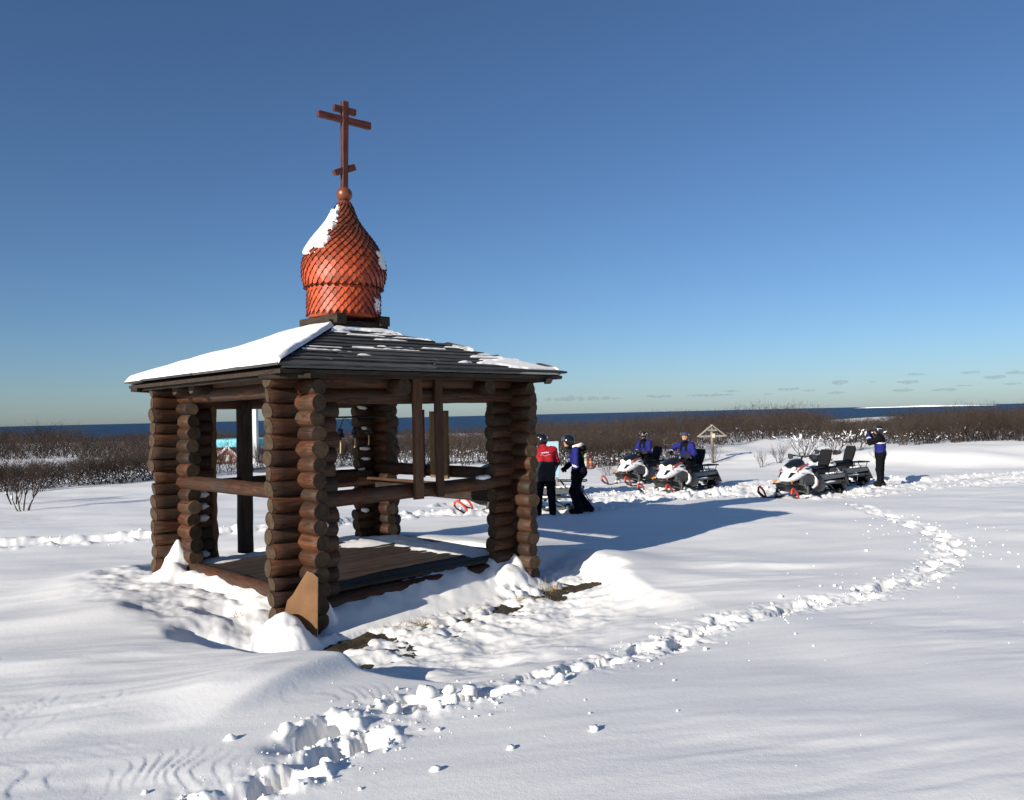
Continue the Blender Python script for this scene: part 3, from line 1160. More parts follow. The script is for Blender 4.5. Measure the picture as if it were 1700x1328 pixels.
for own in (drum, dome):
    Vs, Fs, b = [], [], 0
    for sc, ow, M in shl[300:]:
        if ow is own:
            m = np.array(M)
            Vs.append(SHV @ m[:3, :3].T + m[:3, 3])
            Fs.append(SHF3 + b)
            b += len(SHV)
    link('shingle_cover', np_mesh('shingle_cover', np.vstack(Vs), np.vstack(Fs), [DOMEM, SHEDGE], np.tile(SHX, len(Fs)), False), own, kind='stuff')
cb = MB()
cb.lathe([(.125, 5.235), (.118, 5.235), (.092, 5.32), (.075, 5.37), (.05, 5.375)], 24)
cb.build('dome_cap', [BALLM], dome)
bb = MB()
bb.lathe([(.108 * math.sin(a) + .001, 5.462 - .104 * math.cos(a)) for a in np.linspace(0, math.pi, 15)], 28)
ball = bb.build('ball', [BALLM], pav)

# snow clinging to the dome
CPH = math.atan2(camdir[1], camdir[0])


def dome_snow(ph0, ph1, s0, s1, amp, seed, own_prof, edge=.35):
    def fn(U, W):
        ph = ph0 + (ph1 - ph0) * U
        s = s0 + (s1 - s0) * W
        P = np.array(own_prof)
        seg = np.hypot(*np.diff(P, axis=0).T)
        cum = np.concatenate([[0], np.cumsum(seg)])
        r, z = np.interp(s, cum, P[:, 0]), np.interp(s, cum, P[:, 1])
        e = .03
        tr = np.interp(s + e, cum, P[:, 0]) - np.interp(s - e, cum, P[:, 0])
        tz = np.interp(s + e, cum, P[:, 1]) - np.interp(s - e, cum, P[:, 1])
        l = np.hypot(tr, tz)
        tr, tz = tr / l, tz / l
        q = np.minimum(np.minimum(U, 1 - U) / edge, np.minimum(W, 1 - W) / edge)
        n = fbm(U * 5, W * 5, 4, seed)
        th = -.02 + amp * sstep(.0, .55, q + .42 * n)
        rr = r + tz * th
        return rr * np.cos(ph), rr * np.sin(ph), z - tr * th
    return fn


sheet('dome_snow', SNOW_SOFT, dome_snow(CPH - math.radians(160), CPH - math.radians(20), .44, 1.27, .085, 111, ONION, .22), 110, 80, dome, label='white snow plastered on the windward side of the dome')
sheet('dome_snow', SNOW_SOFT, dome_snow(CPH + math.radians(50), CPH + math.radians(80), .26, .56, .062, 113, ONION), 50, 50, dome)
sheet('dome_snow', SNOW_SOFT, dome_snow(CPH + math.radians(52), CPH + math.radians(78), .05, .28, .055, 115, DRUM), 50, 50, drum)

# cross --------------------------------------------------------------
CY = math.radians(-6)
cr = plank('cross', (1.20, .088, .078), CROSSM, pav, (0, 0, 6.14), (0, -math.pi / 2, 0), 161)
cr.rotation_euler = (Matrix.Rotation(CY, 3, 'Z') @ Matrix.Rotation(-math.pi / 2, 3, 'Y') @ Matrix.Rotation(math.pi / 2, 3, 'X')).to_euler()


def crossbar(L, w, z, tilt, seed):
    o = plank('crossbar', (L, w, .075), CROSSM, cr, (0, 0, 0), seed=seed)
    W = Matrix.Translation((0, 0, z)) @ Matrix.Rotation(CY, 4, 'Z') @ Matrix.Rotation(tilt, 4, 'Y') @ Matrix.Rotation(math.pi / 2, 4, 'X')
    o.matrix_local = (Matrix.Translation(cr.location) @ cr.rotation_euler.to_matrix().to_4x4()).inverted() @ W


crossbar(.78, .088, 6.49, 0, 162)
crossbar(.32, .078, 6.625, 0, 163)
crossbar(.33, .085, 5.80, math.radians(-24), 164)

# the dome leans a little
_ax = Matrix.Rotation(-YAW, 3, 'Z') @ Vector((0, 1, 0))
_lean = Matrix.Translation((0, 0, 3.7)) @ Matrix.Rotation(math.radians(1.25), 4, _ax) @ Matrix.Translation((0, 0, -3.7))
for _o in (drum, dome, ball, cr):
    _o.matrix_local = _lean @ (Matrix.Translation(_o.location) @ _o.rotation_euler.to_matrix().to_4x4())

# snow lying on the log stubs
sl = []
for i in range(6):
    mb = MB()
    mb.ellipsoid((0, 0, 0), (.085, .055, .045), n=12, k=8, bump=.24, seed=i)
    sl.append(mb.mesh('snow_lump', [SNOW_SOFT]))
for k in range(1, 16):
    zx = 2.66 - PITCH * k
    if rng.random() < .62:
        link('snow_lump', rng.choice(sl), pav, (HS - .30 + rng.uniform(-.05, .05), HS - .10, zx + .075), (rng.uniform(-.3, .3), rng.uniform(-.2, .2), rng.uniform(-.5, .5)), (rng.uniform(.6, 1.15), .8, rng.uniform(.45, .8)))
    if k >= 8 and k % 2:
        link('snow_lump', rng.choice(sl), pav, (-HS + .21, -HS - .06, zx + .062), (.5, 0, rng.uniform(-.2, .2)), (.75, .8, .8))
    if rng.random() < .5 and k > 6:
        link('snow_lump', rng.choice(sl), pav, (-HS + .24, HS - .10, zx + .06))
link('snow_lump', sl[0], pav, (HS - .55, -HS - .02, 1.592), (0, 0, .1), (1.6, .9, .7))
link('snow_lump', sl[1], pav, (-.3, HS + .0, 1.68), (0, 0, .1), (4.0, 1.2, .8))

# iron bar for the bells
bx, by = to_local(-2.30, 11.0)
cdir = np.array([1.0, .25])
ldx, ldy = cdir @ DR, cdir @ DL
mb = MB()
p0, p1 = (bx - .30 * ldx, by - .30 * ldy), (bx + .55 * ldx, by + .55 * ldy)
mb.tube([(p0[0], p0[1], 2.42), (p1[0], p1[1], 2.42)], .013, 8)
for p in (p0, p1):
    mb.tube([(p[0], p[1], 2.42), (p[0], p[1], 3.3)], .008, 6)
mb.build('bell_bar', [IRON], pav)


def bell(x, y, ztop, R, hang, label, tongue):
    root = empty('bell', (x, y, ztop - .30), 0, label, 'bell', 'bells hung inside the pavilion')
    b = MB()
    h = R * 1.75
    prof = [(.02, h), (R * .42, h), (R * .52, h * .93), (R * .58, h * .7), (R * .66, h * .42), (R * .8, h * .15), (R, 0), (R * .93, -.004), (R * .74, .14 * h), (R * .58, .45 * h), (R * .45, .8 * h), (.01, .86 * h)]
    z0 = .30 - hang - h
    b.lathe([(r, z + z0) for r, z in prof], 24, caps=False)
    b.build('bell_body', [BRONZE], root)
    c = MB()
    n = 7
    dx, dy = (-2.30 - x), (11.0 - y)
    for i in range(n):
        t0 = i / n
        q = Vector((dx * t0 * (1 if tongue < 2 else 0), dy * t0 * (1 if tongue < 2 else 0), .30 - hang + hang * t0))
        a = hang / n * .75
        rot = Matrix.Rotation((i % 2) * math.pi / 2, 3, 'Z')
        c.tube([q + rot @ Vector((.009 * math.cos(th), 0, a * (.5 + .62 * math.sin(th)))) for th in np.linspace(0, 2 * math.pi, 9)[:-1]], .0035, 5, closed=True)
    c.build('chain', [IRON], root)
    k = MB()
    k.tube([(0, 0, z0 + h * .8), (0, 0, z0 - .02)], .007, 6)
    k.ellipsoid((0, 0, z0 - .02), (.018, .018, .022), n=10, k=6)
    k.build('clapper', [IRON], root)
    r = MB()
    r.tube([(0, 0, z0 - .035), (.004, 0, z0 - .10), (-.002, 0, z0 - .17 - .05 * (tongue == 1))], .0105, 7)
    r.build('pull_rope', [ROPE], root)


bell(-2.350, 10.98, 2.42, .068, .155, 'largest bronze bell, hung on a chain at the left end of the iron bar', 1)
bell(-2.165, 11.03, 2.42, .056, .150, 'middle bronze bell hanging beside the largest one from the same hook', 0)
bell(-1.985, 11.09, 2.42, .046, .14, 'smallest bronze bell at the right, in front of the far log corner', 2)

# sheet of board leaning on the near corner
t = NT('weathered_board').set(.6, .3)
v = t.coord(rnd=False)
n = t.noise(v, 3, 5)
t.col(t.ramp(n, [(.3, (.13, .058, .020)), (.7, (.235, .118, .042))]))
t.bump(t.noise(v, 60, 3), .2, .004)
edge_m = plain('board_edge', (.42, .33, .2), .8)
mb = MB()
poly = [(-.40, -.15), (.0, -.25), (.0, .56), (-.05, .60), (-.12, .625), (-.19, .52), (-.28, .38), (-.34, .32), (-.40, .10)]
mb.prism(poly, .014)
mb.M = [0, 0] + [1] * (len(mb.M) - 2)
brd = mb.build('leaning_board', [t.m, edge_m], None, loc=(-2.035, 8.245, .22), rot=(math.radians(-3), 0, math.radians(-14)),
               label='torn orange-brown sheet of board leaning on the near log corner', cat='board')

# ------------------------------------------------------------------ shrubs
BARK = plain('bare_bark', (.046, .033, .026), .9, .1, 0, .35, 6)
BARK2 = plain('red_bark', (.052, .039, .032), .9, .1, 0, .45, .22)
TWIG_SNOW = plain('snow_on_twigs', (.84, .86, .90), .7, .2, 0, .04, 8)


def shrub_segments(seed, H, n_stem, spread, depth, r0, kids=3):
    rs = random.Random(seed)
    segs = []

    def grow(p, d, ln, r, lev):
        n = 3
        q = p
        for i in range(n):
            d = (d + Vector((rs.gauss(0, .16), rs.gauss(0, .16), rs.gauss(.10, .08)))).normalized()
            e = q + d * (ln / n)
            ra, rb = r * (1 - .28 * i / n * 1.2), r * (1 - .28 * (i + 1) / n * 1.2)
            segs.append((q, e, ra, rb))
            if lev > 0 and i > 0:
                for _ in range(kids if i == n - 1 else kids - 1):
                    az = rs.uniform(0, 2 * math.pi)
                    side = Vector((math.cos(az), math.sin(az), rs.uniform(-.1, .6)))
                    grow(e, (d * .9 + side * rs.uniform(.45, .85)).normalized(), ln * rs.uniform(.45, .72), rb * .62, lev - 1)
            q = e
    for k in range(n_stem):
        az = 2 * math.pi * (k + rs.random()) / n_stem
        sp = spread * rs.uniform(.3, 1.0)
        d = Vector((math.cos(az) * sp, math.sin(az) * sp, 1)).normalized()
        b = Vector((math.cos(az) * .10, math.sin(az) * .10, -.10))
        grow(b, d, H * rs.uniform(.45, .62), r0 * rs.uniform(.7, 1.1), depth)
    return segs


def seg_arrays(segs):
    P0 = np.array([s[0] for s in segs])
    P1 = np.array([s[1] for s in segs])
    R0 = np.array([s[2] for s in segs])[:, None]
    R1 = np.array([s[3] for s in segs])[:, None]
    D = P1 - P0
    D /= np.linalg.norm(D, axis=1, keepdims=True) + 1e-9
    A = np.cross(D, np.array([.31, .77, .12]))
    A /= np.linalg.norm(A, axis=1, keepdims=True)
    B = np.cross(D, A)
    n = len(segs)
    V = np.zeros((n, 6, 3))
    for k in range(3):
        th = 2 * math.pi * k / 3
        o = A * math.cos(th) + B * math.sin(th)
        V[:, k] = P0 + o * R0
        V[:, 3 + k] = P1 + o * R1
    base = (np.arange(n) * 6)[:, None]
    F = np.concatenate([base + np.array([k, (k + 1) % 3, 3 + (k + 1) % 3, 3 + k]) for k in range(3)])
    return V.reshape(-1, 3), F


OCT_V = np.array([(1, 0, 0), (-1, 0, 0), (0, 1, 0), (0, -1, 0), (0, 0, 1), (0, 0, -1)], float)
OCT_F = np.array([(0, 2, 4), (2, 1, 4), (1, 3, 4), (3, 0, 4), (2, 0, 5), (1, 2, 5), (3, 1, 5), (0, 3, 5)])


def twig_snow(segs, seed, n, zmax, size):
    rs = np.random.RandomState(seed)
    cand = [s for s in segs if (s[0].z + s[1].z) / 2 < zmax and s[0].z > .05]
    if not cand:
        return np.zeros((0, 3)), np.zeros((0, 3), int)
    Vs, Fs = [], []
    for i in range(n):
        s = cand[rs.randint(len(cand))]
        t = rs.rand()
        c = np.array(s[0].lerp(s[1], t))
        d = np.array(s[1] - s[0])
        d /= np.linalg.norm(d) + 1e-9
        a = np.cross(d, (.2, .5, .8))
        a /= np.linalg.norm(a)
        b = np.cross(d, a)
        z = size * (.5 + rs.rand() ** 2 * 1.6)
        sc = np.array([z * rs.uniform(1.2, 2.6), z * .7, z * .7])
        o = OCT_V * sc * rs.uniform(.8, 1.2, (6, 1))
        Vs.append(c + np.array([0, 0, size * .5]) + o @ np.array([d, a, b]))
        Fs.append(OCT_F + 6 * i)
    return np.vstack(Vs), np.vstack(Fs)


def shrub_mesh(seed, H, n_stem, spread, depth, r0, kids, nsnow, zs, ssz, bark):
    sg = shrub_segments(seed, H, n_stem, spread, depth, r0, kids)
    V, F = seg_arrays(sg)
    V2, F2 = twig_snow(sg, seed, nsnow, zs, ssz)
    return (V, F, V2, F2)


def edge_y(t):
    """front edge of the bushes as distance, for a bearing t = x / y"""
    u = [-.95, -.71, -.64, -.52, -.45, -.34, -.19, -.04, .11, .20, .25, .285, .36, .41, .47, .56, .64, .95]
    d = [28, 29, 29.5, 31, 33, 37, 39.5, 39, 35.5, 36.5, 43, 48, 47, 40, 37.5, 37, 38, 40]
    return np.interp(t, u, d)


ONES = 'first second third fourth fifth sixth seventh eighth ninth tenth eleventh twelfth thirteenth fourteenth fifteenth sixteenth seventeenth eighteenth nineteenth'.split()
TENS = {2: ('twentieth', 'twenty'), 3: ('thirtieth', 'thirty'), 4: ('fortieth', 'forty')}


def ordinal(n):
    if n < 20:
        return ONES[n - 1]
    a, b_ = divmod(n, 10)
    return TENS[a][0] if b_ == 0 else TENS[a][1] + '-' + ONES[b_ - 1]


# individual shrubs along the front of the thicket
KINDS = []
for i in range(7):
    H = 1.75
    V, F, V2, F2 = shrub_mesh(400 + i, H, 9, .55, 2, .020, 3, 26 if i < 5 else 60, H * .42 if i < 5 else H * .8, .018 if i < 5 else .036, BARK)
    KINDS.append((np_mesh('branches', V, F, [BARK if i % 2 else BARK2], None, False), np_mesh('snow_clumps', V2, F2, [TWIG_SNOW], None, False)))


def shrub(x, y, kind, scale, rz, label, group=None, name='bare_shrub', cat='shrub', snow=True):
    r = empty(name, (x, y, gz(x, y) - .03), rz, label, cat, group)
    r.scale = (scale[0], scale[0], scale[1])
    link('branches', KINDS[kind][0], r)
    if snow:
        link('snow_clumps', KINDS[kind][1], r)
    return r


rs = random.Random(77)
n = 0
CNT = {}
for t in np.linspace(-.70, .70, 64):
    t = t + rs.uniform(-.008, .008)
    if .215 < t < .36 and rs.random() < .5:
        continue
    d = float(edge_y(t)) + rs.uniform(-.6, 1.6)
    left = t < -.42
    grp = 'shrubs in the left row' if left else ('shrubs at the foot of the central thicket' if t < .30 else 'shrubs above the right snow bank')
    CNT[grp] = CNT.get(grp, 0) + 1
    lab = {'shrubs in the left row': 'leafless brown shrub, %s from the left in the row left of the pavilion',
           'shrubs at the foot of the central thicket': 'leafless snow-flecked shrub, %s from the left at the foot of the central thicket',
           'shrubs above the right snow bank': 'leafless dark shrub, %s from the left above the right snow bank'}[grp] % ordinal(CNT[grp])
    sc = rs.uniform(.70, 1.0)
    if t < -.46:
        sc *= .72
    if t > .30:
        sc *= .82
    shrub(t * d, d, rs.randrange(5), (sc * rs.uniform(.9, 1.2), sc), rs.uniform(0, 6.28), lab, grp, snow=t < .26 or rs.random() < .35)
    n += 1
# ones that stand out
big = shrub_mesh(431, 1.45, 5, .75, 3, .030, 3, 30, .5, .02, BARK)
_k = (np_mesh('branches', big[0], big[1], [BARK], None, False), np_mesh('snow_clumps', big[2], big[3], [TWIG_SNOW], None, False))
KINDS.append(_k)
shrub(-13.3, 21.9, 7, (.80, .92), .4, 'spreading bare shrub with three dark stems nearest the left edge')
shrub(-14.6, 23.6, 7, (.7, .78), 2.0, 'bare shrub cut by the left edge, behind the three-stemmed one')
shrub(11.2, 34.0, 0, (.62, .52), .4, 'low round bare shrub behind the parked snowmobiles')
shrub(12.6, 34.8, 5, (1.0, .72), 1.4, 'snow-clotted shrub left of the standing person with raised arms')
shrub(13.8, 34.6, 6, (1.0, .70), 2.7, 'shrub hung with fat snow clumps behind the parked snowmobiles')
shrub(14.9, 34.9, 5, (.9, .66), 4.0, 'snow-loaded shrub just left of the standing person')
shrub(10.2, 33.2, 1, (.34, .42), 2.4, 'tiny bare shrub on the open snow behind the front parked snowmobile', snow=False)
shrub(14.9, 33.0, 2, (.38, .36), 5.0, 'tiny sprig poking from the snow beside the standing person', snow=False)
shrub(8.75, 35.15, 3, (.42, .62), 1.0, 'tuft of bare twigs at the foot of the roofed wooden cross', snow=False)
shrub(7.7, 35.0, 4, (.75, .62), 2.0, 'pale leafless shrub left of the roofed wooden cross')
shrub(3.6, 31.0, 1, (.45, .30), 2.0, 'faint tuft of dry stems behind the left snowmobile rider', snow=False)

# the thicket behind reads as one mass
PROT = []
for i in range(8):
    sg = shrub_segments(500 + i, 1.9, 7, .55, 2, .022, 3)
    rs.shuffle(sg)
    sg = sg[:135] if i % 2 else sg[:165]
    sg += shrub_segments(560 + i, .80, 6, .9, 1, .014, 2)
    V, F = seg_arrays(sg)
    V2, F2 = twig_snow(sg, 600 + i, 16, .80, .024)
    PROT.append((V, F, V2, F2))
Vs, Fs, Ws, Gs = [], [], [], []
b = c = 0
rsn = np.random.RandomState(19)
spots = []
for t in np.arange(-.78, .78, .0135):
    d = float(edge_y(t))
    left = t < -.40
    row = 0
    dist = d + 1.0
    while dist < 125:
        keep = 1.0
        if left and d + 9 < dist < 56 + 10 * (t + .7):
            keep = .05 if t < -.55 else .55
        if -.24 < t < .0 and 42 < dist < 46:
            keep = .15
        if .22 < t < .34 and dist < 50:
            keep = .5
        if -.385 < t < -.27 and dist < 49:
            keep *= .22
        if rsn.rand() < keep:
            tt = t + rsn.uniform(-.008, .008)
            spots.append((tt * dist, dist, row))
        row += 1
        dist *= 1.026 if dist < 60 else 1.06
for (x, y, row) in spots:
    V, F, V2, F2 = PROT[rsn.randint(8)]
    a = rsn.rand() * 6.28
    t = x / y
    s = rsn.uniform(.75, 1.08)
    hz = s * (.98 + .20 * sstep(48, 75, y))
    if t < -.45 and y < 46:
        hz *= .56 + .30 * float(sstep(-.55, -.46, t))
    if t < -.54 and y > 55:
        hz *= 1.35
    if .27 < t < .385 and 44 < y < 62:
        hz *= 1.16 + .14 * (rsn.rand() < .25)
    if .02 < t < .27 and y > 42:
        hz *= 1.12
    if t > .40:
        hz *= .92
    if .385 < t < .475:
        hz *= .86 if y < 42 else .66
    if -.36 < t < -.0 and y > 45:
        hz *= .80
    hz *= 1 + .30 * float(pn(np.array([x * .16]), np.array([y * .16]), 91)[0]) + .18 * float(pn(np.array([x * .5]), np.array([y * .5]), 92)[0])
    hz *= .88
    R = np.array([[math.cos(a), -math.sin(a), 0], [math.sin(a), math.cos(a), 0], [0, 0, 1]])
    z = float(base_h(np.array([x]), np.array([y]))[0]) - .04
    w = s * 1.25 * (1 if y < 60 else 1.5)
    T = np.array([w, w, hz])
    Vs.append((V * T) @ R.T + (x, y, z))
    Fs.append(F + b)
    b += len(V)
    if row < 6 and len(V2) and y < 75 and (t < .235 or rsn.rand() < .10):
        Ws.append((V2 * T) @ R.T + (x, y, z))
        Gs.append(F2 + c)
        c += len(V2)
SPOTS_N = len(spots)
link('thicket', np_mesh('thicket', np.vstack(Vs), np.vstack(Fs), [BARK2], None, False), kind='stuff', label='wide brown thicket of leafless bushes in front of the sea')
link('thicket_snow', np_mesh('thicket_snow', np.vstack(Ws), np.vstack(Gs), [TWIG_SNOW], None, False), kind='stuff', label='snow caught in the twigs of the thicket')

# dry grass around the bare ground
rs = np.random.RandomState(23)
Vs, Fs = [], []
tufts = [(.42, 10.42, 70, .17), (.50, 10.50, 50, .14), (.80, 10.55, 60, .10), (.66, 10.45, 50, .09), (.90, 10.66, 40, .08), (-1.05, 8.80, 34, .13), (-1.2, 8.7, 20, .10), (-.35, 9.3, 26, .07), (.1, 9.75, 40, .07), (-3.08, 8.75, 26, .15), (-.6, 9.05, 30, .06), (-1.5, 8.55, 24, .05), (-.9, 8.75, 30, .06), (-.1, 9.5, 40, .06), (.35, 9.95, 30, .07)]
k = 0
for (x, y, n, h) in tufts:
    for i in range(n):
        px, py = x + rs.normal(0, .07), y + rs.normal(0, .05)
        p = np.array([px, py, min(gz(px, py), .3) - .01])
        d = np.array([rs.normal(0, .45), rs.normal(0, .45), 1.0])
        L = h * rs.uniform(.5, 1.3)
        m = p + d / np.linalg.norm(d) * L * .55
        e = m + (d + [rs.normal(0, .5), rs.normal(0, .5), -.3]) / 1.3 * L * .45
        w = np.array([rs.normal(), rs.normal(), 0])
        w = w / np.linalg.norm(w) * .0022
        Vs += [p - w, p + w, m + w, m - w, e]
        Fs.append((5 * k, 5 * k + 1, 5 * k + 2, 5 * k + 3))
        k += 1
F1 = np.array(Fs)
F2 = F1[:, [3, 2]]
F2 = np.concatenate([F2, (np.arange(k) * 5 + 4)[:, None]], 1)
link('dry_grass', np_mesh('dry_grass', np.array(Vs), [F1, F2], [plain('dry_grass', (.33, .235, .10), .8, .15)], None, False), kind='stuff', label='tufts of dry yellow grass by the log corners')

# lumps of broken snow along the footprints and the tracks
rs = np.random.RandomState(29)
ico = MB()
ico.ellipsoid((0, 0, 0), (1, 1, 1), n=6, k=4)
IV, IF = np.array(ico.V), np.array(ico.F)
Vs, Fs = [], []
b = 0


def clod(x, y, s, lift=.35):
    global b
    q = IV * (1 + rs.uniform(-.28, .28, (len(IV), 1))) * s * np.array([rs.uniform(.8, 1.4), rs.uniform(.8, 1.3), rs.uniform(.55, .95)])
    a = rs.rand() * 6.28
    R = np.array([[math.cos(a), -math.sin(a), 0], [math.sin(a), math.cos(a), 0], [0, 0, 1]])
    Vs.append(q @ R.T + (x, y, CZ[len(Vs)] + s * lift))
    Fs.append(IF + b)
    b += len(IV)


req = []
for (fx, fy, an, ln, wd, dep) in PRINTS:
    nn = 50 if fy < 5.6 else (12 if fy < 13 else 7)
    for i in range(nn):
        r = abs(rs.normal(0, .26)) + .08
        th = rs.rand() * 6.28
        sz = .003 + .014 * rs.rand() ** 4 if fy < 6.5 else .005 + .020 * rs.rand() ** 4
        req.append((fx + r * math.cos(th), fy + r * math.sin(th) * .8, sz))
req += [(-.70, 5.20, .085), (-.60, 5.28, .06), (-.78, 5.08, .06), (-.52, 5.02, .05), (-.86, 4.42, .055), (-1.32, 4.62, .05), (-.98, 4.12, .035), (.28, 5.62, .045), (-1.62, 4.55, .025), (-.05, 4.30, .022), (.42, 4.55, .03), (-.42, 4.02, .022),
        (-4.25, 6.35, .05), (-.32, 5.35, .05), (-.45, 5.30, .045)]
for i in range(110):
    req.append((rs.uniform(-2.0, 5.0), rs.uniform(3.8, 11), .003 + .009 * rs.rand() ** 4))
for (pts, w, dep) in TRACKS:
    for (ax, ay), (bx, by) in zip(pts[:-1], pts[1:]):
        ll = math.hypot(bx - ax, by - ay)
        for i in range(int(ll * 9)):
            t = rs.rand()
            o = (1 if rs.rand() < .5 else -1) * (w + rs.normal(.12, .16))
            req.append((ax + (bx - ax) * t - (by - ay) / ll * o, ay + (by - ay) * t + (bx - ax) / ll * o, .010 + .040 * rs.rand() ** 5))
for (cx, cy, rx, ry, am) in CHURN:
    for i in range(int(rx * ry * 18)):
        req.append((cx + rs.normal(0, .55) * rx, cy + rs.normal(0, .55) * ry, .010 + .045 * rs.rand() ** 5))
for i in range(60):
    req.append((rs.normal(7.2, .9), rs.normal(12.5, 1.2), .008 + .02 * rs.rand() ** 2))
req = [q for q in req if not (abs(to_local(q[0], q[1])[0]) < 2 and abs(to_local(q[0], q[1])[1]) < 2)]
CZ = ground_h(np.array([q[0] for q in req]), np.array([q[1] for q in req]))
for q in req:
    clod(*q)
link('snow_clods', np_mesh('snow_clods', np.vstack(Vs), np.vstack(Fs), [SNOW_SOFT], None, True), kind='stuff', label='broken lumps of snow along the footprints and tracks')

# ------------------------------------------------------------------ house, mast, signs, wooden cross, clouds
TURQ = plain('turquoise_paint', (.18, .56, .66), .5, .4, 0, .08)
PINKW = plain('pink_wall', (.42, .20, .17), .85, .2, 0, .2)
WHITEP = plain('white_paint', (.80, .80, .78), .6, .3, 0, .06)
STONE = plain('white_masonry', (.66, .66, .65), .85, .2, 0, .08)
hx, hy = -14.5, 47.5
hz = gz(hx, hy)
hs = empty('house', (hx, hy, hz), 0, 'small pink house with turquoise roof and white gable trim behind the bushes', 'house')
mb = MB()
mb.box((0, 0, .35), (5.4, 2.6, 1.9))
mb.build('wall', [PINKW], hs)
mb = MB()
mb.prism([(-3.0, .92), (3.0, .92), (2.9, 1.36), (-2.9, 1.36)], 3.2)
rf = mb.build('roof', [TURQ], hs)
for gx in (-1.8, 0.2, 2.1):
    mb = MB()
    mb.prism([(gx - .95, .05), (gx + .95, .05), (gx, .92)], .25, T=lambda a, b_, c: (a, -1.42 + c, b_))
    g = mb.build('gable', [PINKW], hs)
    for sg in (-1, 1):
        mb = MB()
        L = math.hypot(.98, .9)
        mb.box((gx + sg * .49, -1.60, .49), (L, .07, .11), Matrix.Rotation(sg * math.atan2(.9, .98), 3, 'Y'))
        mb.build('bargeboard', [WHITEP], g)
    mb = MB()
    mb.box((gx, -1.59, .30), (.30, .06, .36))
    mb.build('window_frame', [WHITEP], g)
tx, ty = -14.85, 47.2
mb = MB()
mb.box((0, 0, 1.6), (.43, .43, 5.0), taper=.96)
mast = empty('pillar', (-14.6, 46.0 - .6, gz(-14.6, 46)), 0, 'tall plain white pillar beside the turquoise roof', 'pillar')
mb.build('shaft', [STONE], mast)
mb = MB()
mb.box((-.30, 0, 3.2), (.35, .3, .22))
mb.build('bracket', [IRON], mast)

# blue notice board behind the two people
SIGNB = plain('pale_blue_board', (.30, .46, .52), .55, .35, 0, .06, 3)
SIGNT = plain('pale_lettering', (.62, .68, .66), .6, .3, 0, .1)
sx, sy = .74, 22.0
sg_ = empty('notice_board', (sx, sy, gz(sx, sy)), math.radians(-6), 'pale blue notice board with faint white lettering behind the red-jacketed person', 'sign')
mb = MB()
mb.box((0, 0, 1.12), (1.0, .04, .98))
bd = mb.build('panel', [SIGNB], sg_)
for px in (-.44, .44):
    mb = MB()
    mb.box((px, .052, .72), (.07, .06, 1.80))
    mb.build('post', [GREYW], sg_)
rs2 = random.Random(4)
mb = MB()
for row, (zz, hh, x0, x1) in enumerate(((1.46, .085, -.30, .40), (1.24, .05, -.40, .42), (1.14, .05, -.40, .36), (.92, .045, -.40, .40), (.82, .045, -.40, .30))):
    x = x0
    while x < x1:
        w = hh * rs2.uniform(.35, .7)
        if rs2.random() > .14:
            mb.box((x, -.0225, zz), (w * .28, .004, hh * rs2.uniform(.7, 1)))
            mb.box((x + w * .35, -.0225, zz + rs2.choice((-.38, 0, .38)) * hh), (w * .55, .004, hh * .2))
            if rs2.random() < .6:
                mb.box((x + w * .66, -.0225, zz), (w * .26, .004, hh * .8))
        x += w * 1.25
mb.build('lettering', [SIGNT], bd)

# roofed memorial cross
cx, cy = 8.72, 35.31
mc = empty('roofed_cross', (cx, cy, gz(cx, cy)), math.radians(12), 'weathered wooden cross under a small gabled roof beside the bushes', 'wooden cross')
link('post', log_mesh('post', 1.72, .062, 321, 12, [GREYW, GREYW]), mc, (0, 0, .74), (0, -math.pi / 2, 0))
plank('crossbar', (1.24, .085, .06), GREYW, mc, (0, -.07, 1.16), (math.pi / 2, 0, 0), 170)
plank('crossbar', (.42, .075, .05), GREYW, mc, (0, -.07, 1.42), (math.pi / 2, 0, 0), 171)
for s_ in (-1, 1):
    o = plank('roof_board', (.86, .16, .03), GREYW, mc, (s_ * .325, -.02, 1.40), (0, s_ * math.radians(36), 0), 172 + s_)
mb = MB()
mb.box((.02, -.115, 1.18), (.15, .02, .19))
mb.build('plaque', [plain('plaque', (.62, .55, .38), .6)], mc)

# small clouds low over the sea
_t = bpy.data.materials.new('cloud')
_t.use_nodes = True
_t.node_tree.nodes.clear()
_o = _t.node_tree.nodes.new('ShaderNodeOutputMaterial')
_pv = _t.node_tree.nodes.new('ShaderNodeVolumePrincipled')
_pv.inputs['Color'].default_value = (.80, .82, .86, 1)
_pv.inputs['Density'].default_value = .0021
_pv.inputs['Anisotropy'].default_value = .3
_t.node_tree.links.new(_pv.outputs[0], _o.inputs['Volume'])
CD = 16000.0
_f = 1336.4
rs3 = random.Random(8)
CL = [(965, 662, 150, 11), (1095, 658, 44, 8), (1180, 656, 88, 6), (1215, 649, 24, 5), (1277, 654, 16, 5), (1309, 646, 36, 9), (1343, 648, 20, 5), (1395, 635, 22, 13), (1388, 652, 28, 6), (1450, 634, 12, 5), (1508, 634, 30, 9), (1500, 648, 36, 8), (1568, 647, 44, 8), (1522, 621, 26, 6),
      (1612, 618, 26, 7), (1652, 626, 32, 11), (1688, 619, 26, 9), (1680, 637, 26, 6), (1600, 640, 22, 5)]
